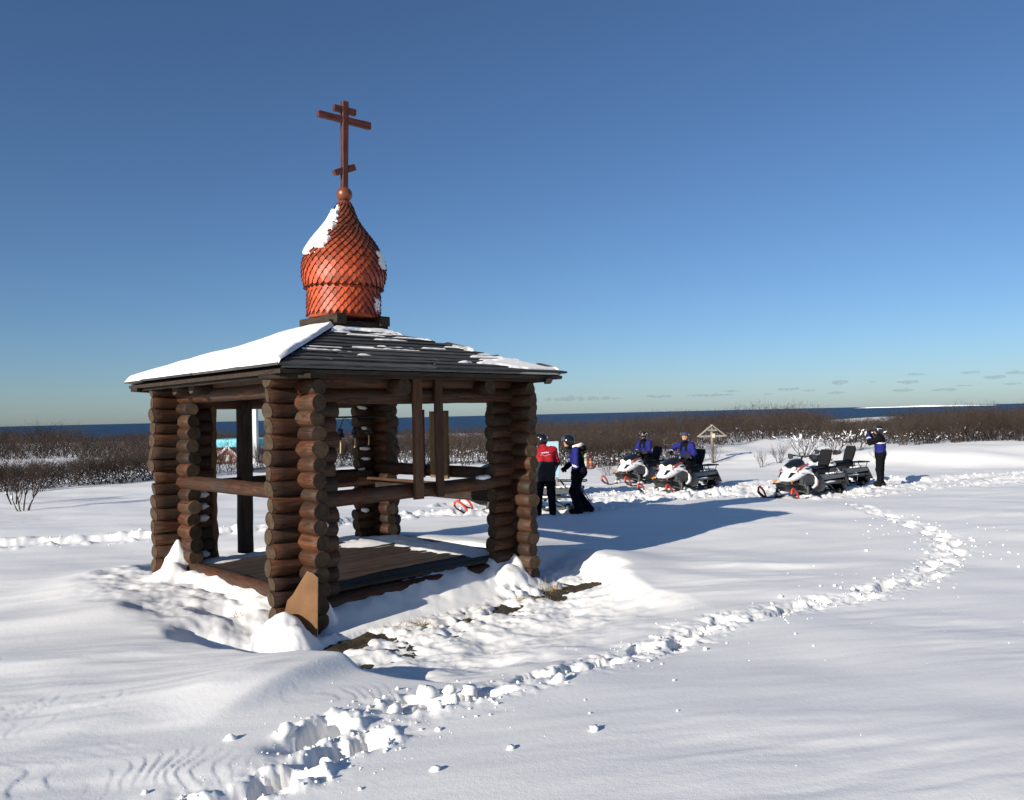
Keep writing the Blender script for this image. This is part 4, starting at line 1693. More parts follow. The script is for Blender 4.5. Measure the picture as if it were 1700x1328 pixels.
for i, (u, v, w, h) in enumerate(CL):
    hor = 688.5 - (u - 850) * .0227
    D = CD * rs3.uniform(.9, 1.1)
    X, Z = (u - 850) / _f * D, 2.4 + (hor - v) / _f * D
    W, Hh = w / _f * D / 2, h / _f * D / 2
    mb = MB()
    nb = max(3, int(w / 8))
    for k in range(nb):
        a = -1 + 2 * (k + .5) / nb + rs3.uniform(-.1, .1)
        q = math.sqrt(max(.08, 1 - a * a))
        mb.ellipsoid((a * W * .85, rs3.uniform(-.3, .3) * W * .5, rs3.uniform(-.15, .3) * Hh * q), (W / nb * rs3.uniform(1.3, 2.2), W / nb * rs3.uniform(1.2, 2.0) + Hh, Hh * q * rs3.uniform(.5, .95)), n=14, k=9, bump=.12, seed=i * 31 + k)
    mb.build('cloud', [_t], loc=(X, D, Z), label='long flat grey cloud just above the pavilion roof corner' if i == 0 else 'small grey cloud, %s from the left among those low over the sea' % ordinal(1 + sorted(q[0] for q in CL[1:]).index(u)), cat='cloud', group=None if i == 0 else 'small clouds over the sea')

# ------------------------------------------------------------------ snowmobiles
S_WHITE = plain('sled_white', (.74, .75, .76), .28, .5, 0, .05)
S_BLACK = plain('sled_black', (.012, .012, .013), .42, .5, 0, .3)
S_MATT = plain('seat_vinyl', (.009, .009, .010), .7, .2, 0, .3)
S_DARK = plain('sled_dark_grey', (.045, .047, .05), .55, .4, 0, .25)
S_GREY = plain('sled_aluminium', (.17, .175, .18), .42, .5, .6, .2)
S_RED = plain('ski_loop_red', (.55, .045, .02), .45, .4, 0, .1)
S_ACC = plain('sled_red_trim', (.52, .06, .03), .35, .5, 0, .1)
S_ORANGE = plain('reflector_orange', (.75, .24, .01), .3, .5)
S_TAIL = plain('tail_light', (.25, .01, .01), .3, .5)
S_GLASS = plain('lamp_glass', (.62, .63, .62), .12, .6)
_t = NT('lamp_lit').set(.2, .5)
_t.col((.8, .78, .7))
_t.b.inputs['Emission Color'].default_value = (1.0, .86, .55, 1)
_t.b.inputs['Emission Strength'].default_value = 1.4
S_LIT = _t.m
S_SHADE = plain('smoked_screen', (.010, .011, .013), .12, .6)


def rsec(x, w, z0, z1, top=.75, n=14, e=3.0, yoff=0):
    """rounded section across the machine at station x"""
    out = []
    zc, hh = (z0 + z1) / 2, (z1 - z0) / 2
    for k in range(n):
        a = 2 * math.pi * k / n
        c, s = math.cos(a), math.sin(a)
        y = w * math.copysign(abs(c) ** (2 / e), c)
        z = hh * math.copysign(abs(s) ** (2 / e), s)
        if z > 0:
            y *= 1 - (1 - top) * (z / hh)
        out.append((x, y + yoff, zc + z))
    return out


def make_sled(lit):
    R = empty('snowmobile', (0, 0, 0))
    mb = MB()   # white hood
    mb.loft([rsec(1.22, .055, .50, .56), rsec(1.17, .13, .46, .62), rsec(1.05, .215, .44, .70, .7), rsec(.90, .27, .46, .78, .72), rsec(.74, .31, .50, .87, .70), rsec(.58, .33, .55, .93, .62), rsec(.42, .33, .58, .93, .55), rsec(.30, .28, .62, .86, .6)])
    hood = mb.build('hood', [S_WHITE], R)
    mb = MB()   # grille, dark recess in the nose
    for s in (-1, 1):
        mb.prism([(1.165, .575), (1.02, .70), (.93, .69), (1.06, .585)], .10, T=lambda a, b, c: (a, s * (.095 + (1.2 - a) * .25) + c, b))
    mb.build('grille', [S_BLACK], hood)
    for s in (-1, 1):
        mb = MB()
        mb.prism([(.62, .80), (.46, .80), (.52, .70), (.60, .68)], .05, T=lambda a, b, c: (a, s * .295 + c, b))
        mb.build('side_vent', [S_BLACK], hood)
        mb = MB()
        mb.prism([(.95, .735), (.70, .865), (.42, .90), (.42, .875), (.70, .83), (.95, .705)], .025, T=lambda a, b, c: (a, s * (.262 - .10 * (b - .72)) + c, b))
        mb.build('trim_stripe', [S_ACC], hood)
        # white bow sweeping down the flank
        mb = MB()
        path = [(.86, .27, .70), (.66, .36, .72), (.46, .41, .64), (.34, .43, .50), (.36, .42, .36), (.48, .40, .29)]
        wd = [.07, .10, .10, .08, .055, .03]
        secs = []
        for (x, y, z), w in zip(path, wd):
            secs.append([(x + w * .55, s * (y + .015), z + w * .55), (x + w * .55, s * (y - .03), z + w * .55), (x - w * .55, s * (y - .03), z - w * .55), (x - w * .55, s * (y + .02), z - w * .55)])
        mb.loft(secs)
        bow = mb.build('side_panel', [S_WHITE], R)
        mb = MB()
        mb.loft([[(x - w * .5, s * (y + .024), z - w * .50), (x - w * .5, s * (y + .012), z - w * .50), (x - w * .78, s * (y + .0), z - w * .70), (x - w * .78, s * (y + .014), z - w * .70)] for (x, y, z), w in list(zip(path, wd))[1:5]])
        mb.build('trim_stripe', [S_ACC], bow)
        # arch behind the front suspension
        mb = MB()
        mb.loft([rsec(.44, .06, .22, .60, yoff=s * .33), rsec(.25, .10, .16, .62, yoff=s * .33), rsec(-.02, .10, .16, .55, yoff=s * .31), rsec(-.20, .05, .20, .42, yoff=s * .28)])
        mb.build('footwell', [S_BLACK], R)
    mb = MB()   # black pan and bumper
    mb.loft([rsec(1.27, .12, .36, .44), rsec(1.20, .22, .28, .46), rsec(1.02, .26, .20, .47), rsec(.75, .28, .16, .50), rsec(.40, .28, .14, .56), rsec(.1, .22, .16, .5)])
    mb.build('belly_pan', [S_BLACK], R)
    mb = MB()
    mb.tube([(1.12, -.34, .40), (1.27, -.24, .42), (1.33, 0, .43), (1.27, .24, .42), (1.12, .34, .40)], .02, 8)
    mb.tube([(1.15, -.22, .34), (1.30, 0, .35), (1.15, .22, .34)], .015, 6)
    mb.build('bumper', [S_BLACK], R)
    for s in (-1, 1):
        mb = MB()
        mb.box((1.16, s * .245, .475), (.10, .02, .05), Matrix.Rotation(s * .5, 3, 'Z') @ Matrix.Rotation(.4, 3, 'Y'))
        mb.build('reflector', [S_ORANGE], R)
        mb = MB()
        mb.ellipsoid((.90, s * .125, .785), (.075, .085, .05), rot=Matrix.Rotation(.55, 3, 'Y') @ Matrix.Rotation(s * .3, 3, 'X'))
        mb.build('headlight', [S_LIT if lit else S_GLASS], R)
    mb = MB()   # screen and instrument pod
    mb.loft([rsec(.90, .14, .80, .84), rsec(.80, .22, .80, .92, .8), rsec(.64, .23, .82, 1.00, .75), rsec(.50, .19, .84, 1.03, .7), rsec(.40, .12, .86, .98)])
    mb.build('windscreen', [S_SHADE], R)
    mb = MB()   # steering post, bar, grips
    mb.tube([(.46, 0, .88), (.30, 0, 1.07)], .028, 8)
    mb.tube([(.22, -.38, 1.08), (.27, -.24, 1.09), (.30, -.08, 1.08), (.30, .08, 1.08), (.27, .24, 1.09), (.22, .38, 1.08)], .016, 8)
    mb.tube([(.31, -.08, 1.08), (.31, -.06, 1.17), (.31, .06, 1.17), (.31, .08, 1.08)], .012, 6)
    hb = mb.build('handlebar', [S_BLACK], R)
    for s in (-1, 1):
        mb = MB()
        mb.tube([(.235, s * .27, 1.09), (.215, s * .40, 1.08)], .024, 8)
        mb.tube([(.27, s * .24, 1.095), (.34, s * .33, 1.10)], .008, 5)
        mb.build('grip', [S_MATT], hb)
    mb = MB()   # seat
    mb.loft([rsec(.30, .10, .74, .84), rsec(.15, .15, .58, .80), rsec(-.10, .17, .55, .76), rsec(-.40, .18, .55, .77), rsec(-.62, .17, .56, .82), rsec(-.74, .14, .58, .80)])
    seat = mb.build('seat', [S_MATT], R)
    mb = MB()
    mb.loft([[(-.64 - .20 * q + x * .5, y * (1 - .25 * abs(q - .55)), .78 + .40 * q + x) for x, y in ((-.035, -.17), (.035, -.17), (.035, .17), (-.035, .17))] for q in (0, .25, .6, .9, 1.0)], smooth=False)
    mb.tube([(-.85, -.08, 1.14), (-.84, -.07, 1.20), (-.84, .07, 1.20), (-.85, .08, 1.14)], .012, 6)
    mb.build('backrest', [S_MATT], seat)
    mb = MB()   # tunnel
    mb.loft([[(x, y, z) for y, z in ((-.20, z0), (-.20, z1), (-.15, z1 + .04), (.15, z1 + .04), (.20, z1), (.20, z0))] for x, z0, z1 in ((.2, .40, .55), (-.7, .43, .53), (-1.38, .45, .53))], smooth=False)
    tun = mb.build('tunnel', [S_GREY], R)
    mb = MB()
    mb.loft([rsec(-.72, .17, .55, .60), rsec(-1.0, .18, .555, .625), rsec(-1.36, .17, .55, .60)])
    mb.build('snow_crust', [SNOW_SOFT], tun)
    for s in (-1, 1):
        mb = MB()
        mb.box((-.28, s * .31, .345), (1.15, .19, .025), Matrix.Rotation(.03, 3, 'Y'))
        mb.tube([(.25, s * .40, .36), (-.86, s * .40, .33)], .012, 6)
        rbd = mb.build('running_board', [S_DARK], R)
        mb = MB()
        mb.ellipsoid((-.35, s * .30, .37), (.42, .07, .03), bump=.15, seed=4)
        mb.build('snow_crust', [SNOW_SOFT], rbd)
    mb = MB()   # snow flap
    mb.loft([[(-1.36, -.22, .50), (-1.36, .22, .50), (-1.345, .22, .50), (-1.345, -.22, .50)], [(-1.56, -.23, .20), (-1.56, .23, .20), (-1.545, .23, .20), (-1.545, -.23, .20)]], smooth=False)
    mb.build('snow_flap', [S_DARK], R)
    mb = MB()
    mb.box((-1.385, 0, .565), (.03, .22, .05))
    mb.build('tail_light', [S_TAIL], R)
    mb = MB()   # rack
    for z, y in ((.72, .21),):
        mb.tube([(-.80, -y, z), (-1.42, -y, z - .01), (-1.46, -y + .05, z), (-1.46, y - .05, z), (-1.42, y, z - .01), (-.80, y, z)], .014, 6)
        mb.tube([(-.80, -y, z), (-.80, y, z)], .012, 6)
    for x in (-.98, -1.14, -1.30):
        mb.tube([(x, -.21, .72), (x, .21, .72)], .010, 6)
    for s in (-1, 1):
        mb.tube([(-.85, s * .21, .72), (-.98, s * .19, .56)], .012, 6)
        mb.tube([(-1.30, s * .21, .71), (-1.25, s * .19, .55)], .012, 6)
    mb.build('cargo_rack', [S_BLACK], R)
    # track
    loop = []
    for a in np.linspace(-90, 90, 8):
        loop.append((.30 + .15 * math.cos(math.radians(a)), .27 + .15 * math.sin(math.radians(a))))
    loop += [(-.2, .385), (-.8, .355)]
    for a in np.linspace(90, 270, 8):
        loop.append((-1.30 + .13 * math.cos(math.radians(a)), .215 + .13 * math.sin(math.radians(a))))
    loop += [(-.95, .015), (-.4, .0), (.0, .03)]
    mb = MB()
    k = len(loop)
    Vv, Ff = [], []
    cxm, czm = -.5, .2
    for (x, z) in loop:
        dx, dz = cxm - x, czm - z
        l = math.hypot(dx * .25, dz)
        for y in (-.195, .195):
            Vv.append((x, y, z))
        for y in (.195, -.195):
            Vv.append((x + dx * .02, y, z + (.02 if z < czm else -.02)))
    for i in range(k):
        j = (i + 1) % k
        for q in range(4):
            q2 = (q + 1) % 4
            Ff.append((i * 4 + q, i * 4 + q2, j * 4 + q2, j * 4 + q))
    mb.add(Vv, Ff, 0, False)
    tr = mb.build('track', [S_BLACK], R)
    mb = MB()
    for i in range(k):
        a, b = Vector((loop[i][0], 0, loop[i][1])), Vector((loop[(i + 1) % k][0], 0, loop[(i + 1) % k][1]))
        L = (b - a).length
        d = (b - a).normalized()
        nrm = Vector((d.z, 0, -d.x))
        for q in range(max(1, int(L / .075))):
            p = a + d * ((q + .5) * .075 if L > .075 else L / 2) + nrm * .014
            ang = math.atan2(-d.z, d.x)
            mb.box(p, (.012, .37, .035), Matrix.Rotation(ang, 3, 'Y'))
    mb.build('lugs', [S_DARK], tr)
    for s in (-1, 1):
        mb = MB()
        mb.tube([(.22, s * .13, .20), (-.2, s * .13, .075), (-1.28, s * .13, .10)], .022, 6)
        mb.tube([(-.1, s * .13, .33), (-.45, s * .13, .10)], .016, 6)
        mb.tube([(-.6, s * .13, .36), (-.95, s * .13, .10)], .016, 6)
        mb.build('slide_rail', [S_GREY], R)
    for x, z, r in ((-1.30, .215, .105), (-1.02, .10, .07), (-.62, .085, .07), (-.5, .32, .05)):
        for s in (-1, 1):
            mb = MB()
            mb.lathe([(r * .35, -.015), (r, -.015), (r, .015), (r * .35, .015), (.01, .02)], 14)
            mb.V = [(x + vx, s * (.215 + vz), z + vy) for vx, vy, vz in mb.V]
            mb.build('wheel', [S_BLACK], R)
    # engine bay between pan and bow, mirrors, hand guards
    for s in (-1, 1):
        mb = MB()
        mb.loft([rsec(.80, .05, .36, .58, yoff=s * .27), rsec(.60, .09, .34, .64, yoff=s * .29), rsec(.40, .09, .34, .66, yoff=s * .30)])
        mb.tube([(.72, s * .33, .58), (.62, s * .39, .46), (.50, s * .40, .34)], .014, 6)
        mb.build('engine_cover', [S_DARK], R)
        mb = MB()
        mb.loft([[(.36, s * .24, 1.02), (.37, s * .24, 1.02), (.37, s * .24, 1.13), (.36, s * .24, 1.13)], [(.38, s * .34, 1.00), (.39, s * .34, 1.00), (.39, s * .34, 1.15), (.38, s * .34, 1.15)], [(.30, s * .43, 1.03), (.31, s * .43, 1.03), (.31, s * .43, 1.12), (.30, s * .43, 1.12)]], smooth=False)
        mb.build('hand_guard', [S_BLACK], hb)
        mb = MB()
        mb.prism([(.46, .60), (.40, .70), (.30, .66), (.34, .54)], .012, T=lambda a, b, c: (a, s * .445 + c, b))
        mb.build('side_badge', [S_BLACK], R)
    mb = MB()
    mb.loft([rsec(.12, .13, .74, .80), rsec(-.02, .17, .72, .80), rsec(-.3, .18, .74, .80), rsec(-.5, .15, .74, .80)])
    mb.build('seat_pad', [S_BLACK], seat)
    mb = MB()
    for k in range(16):
        a = k * 2.4
        mb.ellipsoid((-.4 - .055 * k + .03 * math.sin(a), .19 * math.sin(a * 1.7), .585), (.05, .045, .022), n=8, k=5, bump=.2, seed=k)
    mb.build('snow_crust', [SNOW_SOFT], tun)
    # skis, loops, legs, shocks
    for s in (-1, 1):
        mb = MB()
        secs = []
        for x, z, w in ((.30, .03, .05), (.45, .015, .075), (.9, .012, .085), (1.18, .02, .08), (1.36, .07, .07), (1.50, .16, .055), (1.56, .23, .04)):
            secs.append([(x, s * .49 - w, z), (x, s * .49 + w, z), (x, s * .49 + w * .8, z + .022), (x, s * .49 + .02, z + .030), (x, s * .49 - .02, z + .030), (x, s * .49 - w * .8, z + .022)])
        mb.loft(secs, smooth=False)
        ski = mb.build('ski', [S_BLACK], R)
        mb = MB()
        mb.tube([(1.56, s * .49, .21), (1.545, s * .49, .31), (1.49, s * .49, .345), (1.40, s * .49, .29), (1.31, s * .49, .20), (1.24, s * .49, .06)], .026, 8)
        mb.build('ski_loop', [S_RED], ski)
        mb = MB()
        mb.tube([(.84, s * .47, .05), (.80, s * .46, .18), (.76, s * .43, .34)], [.045, .035, .04], 8)
        mb.tube([(.78, s * .44, .17), (.92, s * .18, .26)], .018, 6)
        mb.tube([(.78, s * .44, .17), (.62, s * .18, .26)], .018, 6)
        mb.tube([(.76, s * .43, .33), (.88, s * .18, .42)], .016, 6)
        mb.tube([(.76, s * .43, .33), (.60, s * .18, .42)], .016, 6)
        mb.build('front_arm', [S_DARK], R)
        mb = MB()
        p0, p1 = Vector((.76, s * .42, .22)), Vector((.68, s * .20, .62))
        mb.tube([p0, p1], .018, 8)
        d = (p1 - p0)
        ax = d.normalized().orthogonal()
        bx_ = d.normalized().cross(ax)
        mb.tube([p0 + d * (.12 + .6 * q / 48) + (ax * math.cos(q * .785) + bx_ * math.sin(q * .785)) * .036 for q in range(49)], .007, 5)
        mb.build('shock', [S_GREY], R)
        mb = MB()
        mb.ellipsoid((.75, s * .47, .10), (.14, .07, .05), bump=.2, seed=9)
        mb.build('snow_crust', [SNOW_SOFT], R)
    return R


def place_sled(o, x, y, heading, label, sink=.03, pitch=0):
    o.location = (x, y, gz_soft(x, y) - sink)
    o.rotation_euler = (0, pitch, heading)
    o['label'] = label
    o['category'] = 'snowmobile'
    o['group'] = 'white and black snowmobiles on the snow'


def gz_soft(x, y):
    a = np.linspace(0, 2 * math.pi, 12, endpoint=False)
    return float(ground_h(x + 1.0 * np.cos(a), y + 1.0 * np.sin(a)).mean())


SA = make_sled(False)
SB = make_sled(True)
sleds = {}
D2R = math.radians
place_sled(SB, 5.00, 23.55, D2R(222), 'white snowmobile under the rider who reaches out to the handlebar')
sleds['r2'] = SB
o = copy_tree(SB)
place_sled(o, 4.35, 27.0, D2R(222), 'leftmost of the two ridden white snowmobiles, headlights on, farther back')
sleds['r1'] = o
place_sled(SA, 7.85, 21.40, D2R(217), 'riderless white snowmobile with tall black backrest, nearest on the right')
o = copy_tree(SA)
place_sled(o, 9.45, 23.75, D2R(213), 'riderless snowmobile mostly hidden behind the nearest right-hand one')
o = copy_tree(SA)
place_sled(o, .22, 18.65, D2R(177), 'snowmobile facing left behind the pavilion corner, rack between the two walkers')
o = copy_tree(SA)
place_sled(o, -.15, 22.3, D2R(208), 'farther snowmobile seen through the pavilion, only nose and red ski loops showing')

# ------------------------------------------------------------------ people
def surface_net(F, org, h):
    S = F < 0
    c = [S[i:F.shape[0] - 1 + i, j:F.shape[1] - 1 + j, k:F.shape[2] - 1 + k] for i in (0, 1) for j in (0, 1) for k in (0, 1)]
    any_, all_ = c[0].copy(), c[0].copy()
    for q in c[1:]:
        any_ |= q
        all_ &= q
    cell = any_ & ~all_
    idx = -np.ones(cell.shape, np.int64)
    I = np.argwhere(cell)
    idx[cell] = np.arange(len(I))
    acc = np.zeros((len(I), 3))
    cn = np.zeros(len(I))
    cor = [np.array((i, j, k)) for i in (0, 1) for j in (0, 1) for k in (0, 1)]
    for a in range(8):
        for b in range(a + 1, 8):
            if np.abs(cor[a] - cor[b]).sum() == 1:
                fa = F[tuple((I + cor[a]).T)]
                fb = F[tuple((I + cor[b]).T)]
                m = (fa < 0) != (fb < 0)
                t = np.where(m, fa / np.where(m, fa - fb, 1), 0)
                p = cor[a] + t[:, None] * (cor[b] - cor[a])
                acc[m] += p[m]
                cn[m] += 1
    V = org + h * (I + acc / cn[:, None])
    Q = []
    for ax in range(3):
        o1, o2 = [(1, 2), (2, 0), (0, 1)][ax]
        sl0 = [slice(1, -1)] * 3
        sl0[ax] = slice(0, F.shape[ax] - 1)
        sl1 = list(sl0)
        sl1[ax] = slice(1, F.shape[ax])
        a, b = S[tuple(sl0)], S[tuple(sl1)]
        E = np.argwhere(a != b)
        off = np.array([1, 1, 1])
        off[ax] = 0
        E = E + off
        flip = S[tuple(E.T)]
        d1, d2 = np.zeros(3, int), np.zeros(3, int)
        d1[o1] = 1
        d2[o2] = 1
        q = np.stack([idx[tuple(E.T)], idx[tuple((E - d1).T)], idx[tuple((E - d1 - d2).T)], idx[tuple((E - d2).T)]], 1)
        q[~flip] = q[~flip][:, ::-1]
        Q.append(q)
    Q = np.vstack(Q)
    return V, Q[(Q >= 0).all(1)]


def body_mesh(name, prims, mats, color, h=.0115):
    """prims: (name, p0, p1, r0, r1, k) ; color(center, primname, t) -> material index"""
    P0 = np.array([p[1] for p in prims], float)
    P1 = np.array([p[2] for p in prims], float)
    rm = max(max(p[3], p[4]) for p in prims)
    lo = np.minimum(P0, P1).min(0) - rm - .03
    hi = np.maximum(P0, P1).max(0) + rm + .03
    n = np.ceil((hi - lo) / h).astype(int) + 1
    F = np.full(n, 1.0)
    ax = [lo[i] + h * np.arange(n[i]) for i in range(3)]
    for nm, a, b, r0, r1, k in prims:
        a, b = np.array(a, float), np.array(b, float)
        r = max(r0, r1) + .05
        i0 = np.maximum(((np.minimum(a, b) - r - lo) / h).astype(int), 0)
        i1 = np.minimum(((np.maximum(a, b) + r - lo) / h).astype(int) + 2, n)
        X, Y, Z = np.meshgrid(ax[0][i0[0]:i1[0]], ax[1][i0[1]:i1[1]], ax[2][i0[2]:i1[2]], indexing='ij')
        v = b - a
        ll = max(v @ v, 1e-9)
        t = np.clip(((X - a[0]) * v[0] + (Y - a[1]) * v[1] + (Z - a[2]) * v[2]) / ll, 0, 1)
        d = np.sqrt((X - a[0] - t * v[0]) ** 2 + (Y - a[1] - t * v[1]) ** 2 + (Z - a[2] - t * v[2]) ** 2) - (r0 + t * (r1 - r0))
        sl = (slice(i0[0], i1[0]), slice(i0[1], i1[1]), slice(i0[2], i1[2]))
        f = F[sl]
        hh = np.maximum(k - np.abs(f - d), 0) / k
        F[sl] = np.minimum(f, d) - hh * hh * k * .25
    # creases in the cloth
    X, Y, Z = np.meshgrid(*ax, indexing='ij')
    near = np.abs(F) < .03
    F[near] += .010 * fbm(X[near] * 7 + Y[near] * 5, Z[near] * 15 + Y[near] * 6, 3, 121)
    V, Q = surface_net(F, lo, h)
    C = V[Q].mean(1)
    best = np.full(len(C), 9.0)
    bi = np.zeros(len(C), int)
    bt = np.zeros(len(C))
    for i, (nm, a, b, r0, r1, k) in enumerate(prims):
        a, b = np.array(a, float), np.array(b, float)
        v = b - a
        t = np.clip((C - a) @ v / max(v @ v, 1e-9), 0, 1)
        d = np.linalg.norm(C - a - t[:, None] * v, axis=1) - (r0 + t * (r1 - r0))
        m = d < best
        best[m] = d[m]
        bi[m] = i
        bt[m] = t[m]
    midx = [color(C[i], prims[bi[i]][0], bt[i]) for i in range(len(C))]
    return np_mesh(name, V, Q, mats, midx, True)


def hand(wr, d, nrm, curl, side, nm='glove'):
    """palm, four fingers and a thumb; d = finger direction, nrm = palm side, side = thumb direction sign"""
    d = Vector(d).normalized()
    nrm = Vector(nrm)
    nrm = (nrm - d * nrm.dot(d)).normalized()
    ac = d.cross(nrm) * side
    wr = Vector(wr)
    out = [(nm, wr, wr + d * .075, .040, .040, .02), (nm, wr + d * .03 + ac * .018, wr + d * .085 + ac * .022, .026, .024, .012), (nm, wr + d * .03 - ac * .018, wr + d * .08 - ac * .024, .026, .022, .012)]
    for k, (o, ln) in enumerate(((.034, .070), (.012, .080), (-.011, .074), (-.033, .058))):
        b = wr + d * .085 + ac * o
        d1 = (d * math.cos(curl * .6) + nrm * math.sin(curl * .6))
        d2 = (d * math.cos(curl * 1.5) + nrm * math.sin(curl * 1.5))
        m = b + d1 * ln * .5
        out += [(nm, b, m, .0155, .0145, .006), (nm, m, m + d2 * ln * .5, .0145, .012, .006)]
    tb = wr + d * .03 + ac * .035
    tm = tb + (d * .6 + ac * .7 + nrm * .35).normalized() * .04
    out += [(nm, tb, tm, .018, .016, .008), (nm, tm, tm + (d * .8 + ac * .1 + nrm * .6).normalized() * .035, .016, .013, .006)]
    return out


def figure(j):
    """prims for a body from joints (x forward, y left, z up)"""
    V3 = Vector
    P, C, N, H = V3(j['pelvis']), V3(j['chest']), V3(j['neck']), V3(j['head'])
    sd = V3(j.get('side', (0, 1, 0)))
    fw = V3(j.get('face', (1, 0, 0))).normalized()
    out = []
    for s in (-1, 1):
        out.append(('torso', P + sd * s * .075, C + sd * s * .085, .135, .145, .06))
        out.append(('seat', P + sd * s * .08 + V3((0, 0, -.02)), P + sd * s * .08 + V3((0, 0, .04)), .135, .135, .05))
    out.append(('yoke', C + sd * .14 + V3((0, 0, .10)), C - sd * .14 + V3((0, 0, .10)), .105, .105, .06))
    out.append(('collar', C + V3((0, 0, .13)), N, .10, .075, .04))
    out.append(('head', N, H, .062, .07, .02))
    out.append(('head', H, H + V3((0, 0, .03)), .098, .098, .02))
    out.append(('head', H + fw * .035 + V3((0, 0, -.075)), H + fw * .045 + V3((0, 0, -.06)), .058, .06, .03))
    up = V3((0, 0, 1))
    lat = up.cross(fw).normalized()
    out.append(('head', H + fw * .092 + up * .005, H + fw * .108 - up * .025, .012, .016, .012))
    for s in (-1, 1):
        out.append(('eye', H + fw * .088 + lat * s * .033 + up * .012, H + fw * .089 + lat * s * .030 + up * .012, .012, .012, .004))
        out.append(('head', H + lat * s * .095 - fw * .005, H + lat * s * .095 - up * .03, .02, .018, .01))
    out.append(('mouth', H + fw * .094 + lat * .018 - up * .062, H + fw * .094 - lat * .018 - up * .062, .009, .009, .004))
    for q in 'LR':
        s = 1 if q == 'L' else -1
        sh, el, wr = V3(j['sh' + q]), V3(j['el' + q]), V3(j['wr' + q])
        out.append(('upper_arm', sh, el, .088, .074, .045))
        out.append(('fore_arm', el, wr, .074, .052, .03))
        hd = j.get('hd' + q, (wr - el))
        out += hand(wr, hd, j.get('hn' + q, (0, -s, 0)), j.get('curl' + q, .6), j.get('th' + q, s))
        hp, kn, an = V3(j['hip' + q]), V3(j['kn' + q]), V3(j['an' + q])
        out.append(('thigh', hp, kn, .118, .088, .05))
        out.append(('shin', kn, an + (an - kn).normalized() * -.02, .088, .078, .04))
        fd = V3(j.get('ft' + q, (1, 0, 0))).normalized()
        sole = V3((an.x, an.y, an.z - .03))
        out.append(('boot', an, sole - fd * .05, .068, .055, .03))
        out.append(('boot', sole - fd * .06, sole + fd * .15, .052, .05, .03))
        out.append(('boot', sole + fd * .04 + V3((0, .02, 0)), sole + fd * .16 - V3((0, .02, 0)), .045, .045, .03))
    return out


C_BLUE = plain('jacket_blue', (.010, .013, .135), .75, .25, 0, .15, 20)
C_BLACK = plain('suit_black', (.006, .006, .007), .85, .08, 0, .3, 20)
C_SKIN = plain('skin', (.50, .25, .17), .55, .35, 0, .08, 20)
C_GLOVE = plain('glove_black', (.010, .010, .011), .75, .12, 0, .3, 30)
C_REFL = plain('reflective_tape', (.72, .73, .74), .4, .5, 0, .05)
C_RED = plain('jacket_red', (.36, .010, .020), .75, .25, 0, .15, 20)
C_GREY = plain('suit_grey', (.028, .029, .029), .85, .1, 0, .2, 20)
C_NAVY = plain('suit_navy', (.005, .006, .011), .85, .08, 0, .3, 20)
C_EYE = plain('eye_dark', (.02, .015, .012), .3, .5)
C_LIP = plain('lip', (.32, .10, .08), .5, .3)
C_FUR = plain('cream_lining', (.78, .74, .62), .9, .1, 0, .08, 40)
BODY = [C_BLUE, C_BLACK, C_SKIN, C_GLOVE, C_REFL, C_RED, C_GREY, C_NAVY, C_EYE, C_LIP]
H_BLACK = plain('helmet_black', (.010, .010, .011), .18, .6, 0, .2)
H_SCRATCH = plain('helmet_print', (.45, .46, .47), .3, .5, 0, .2)


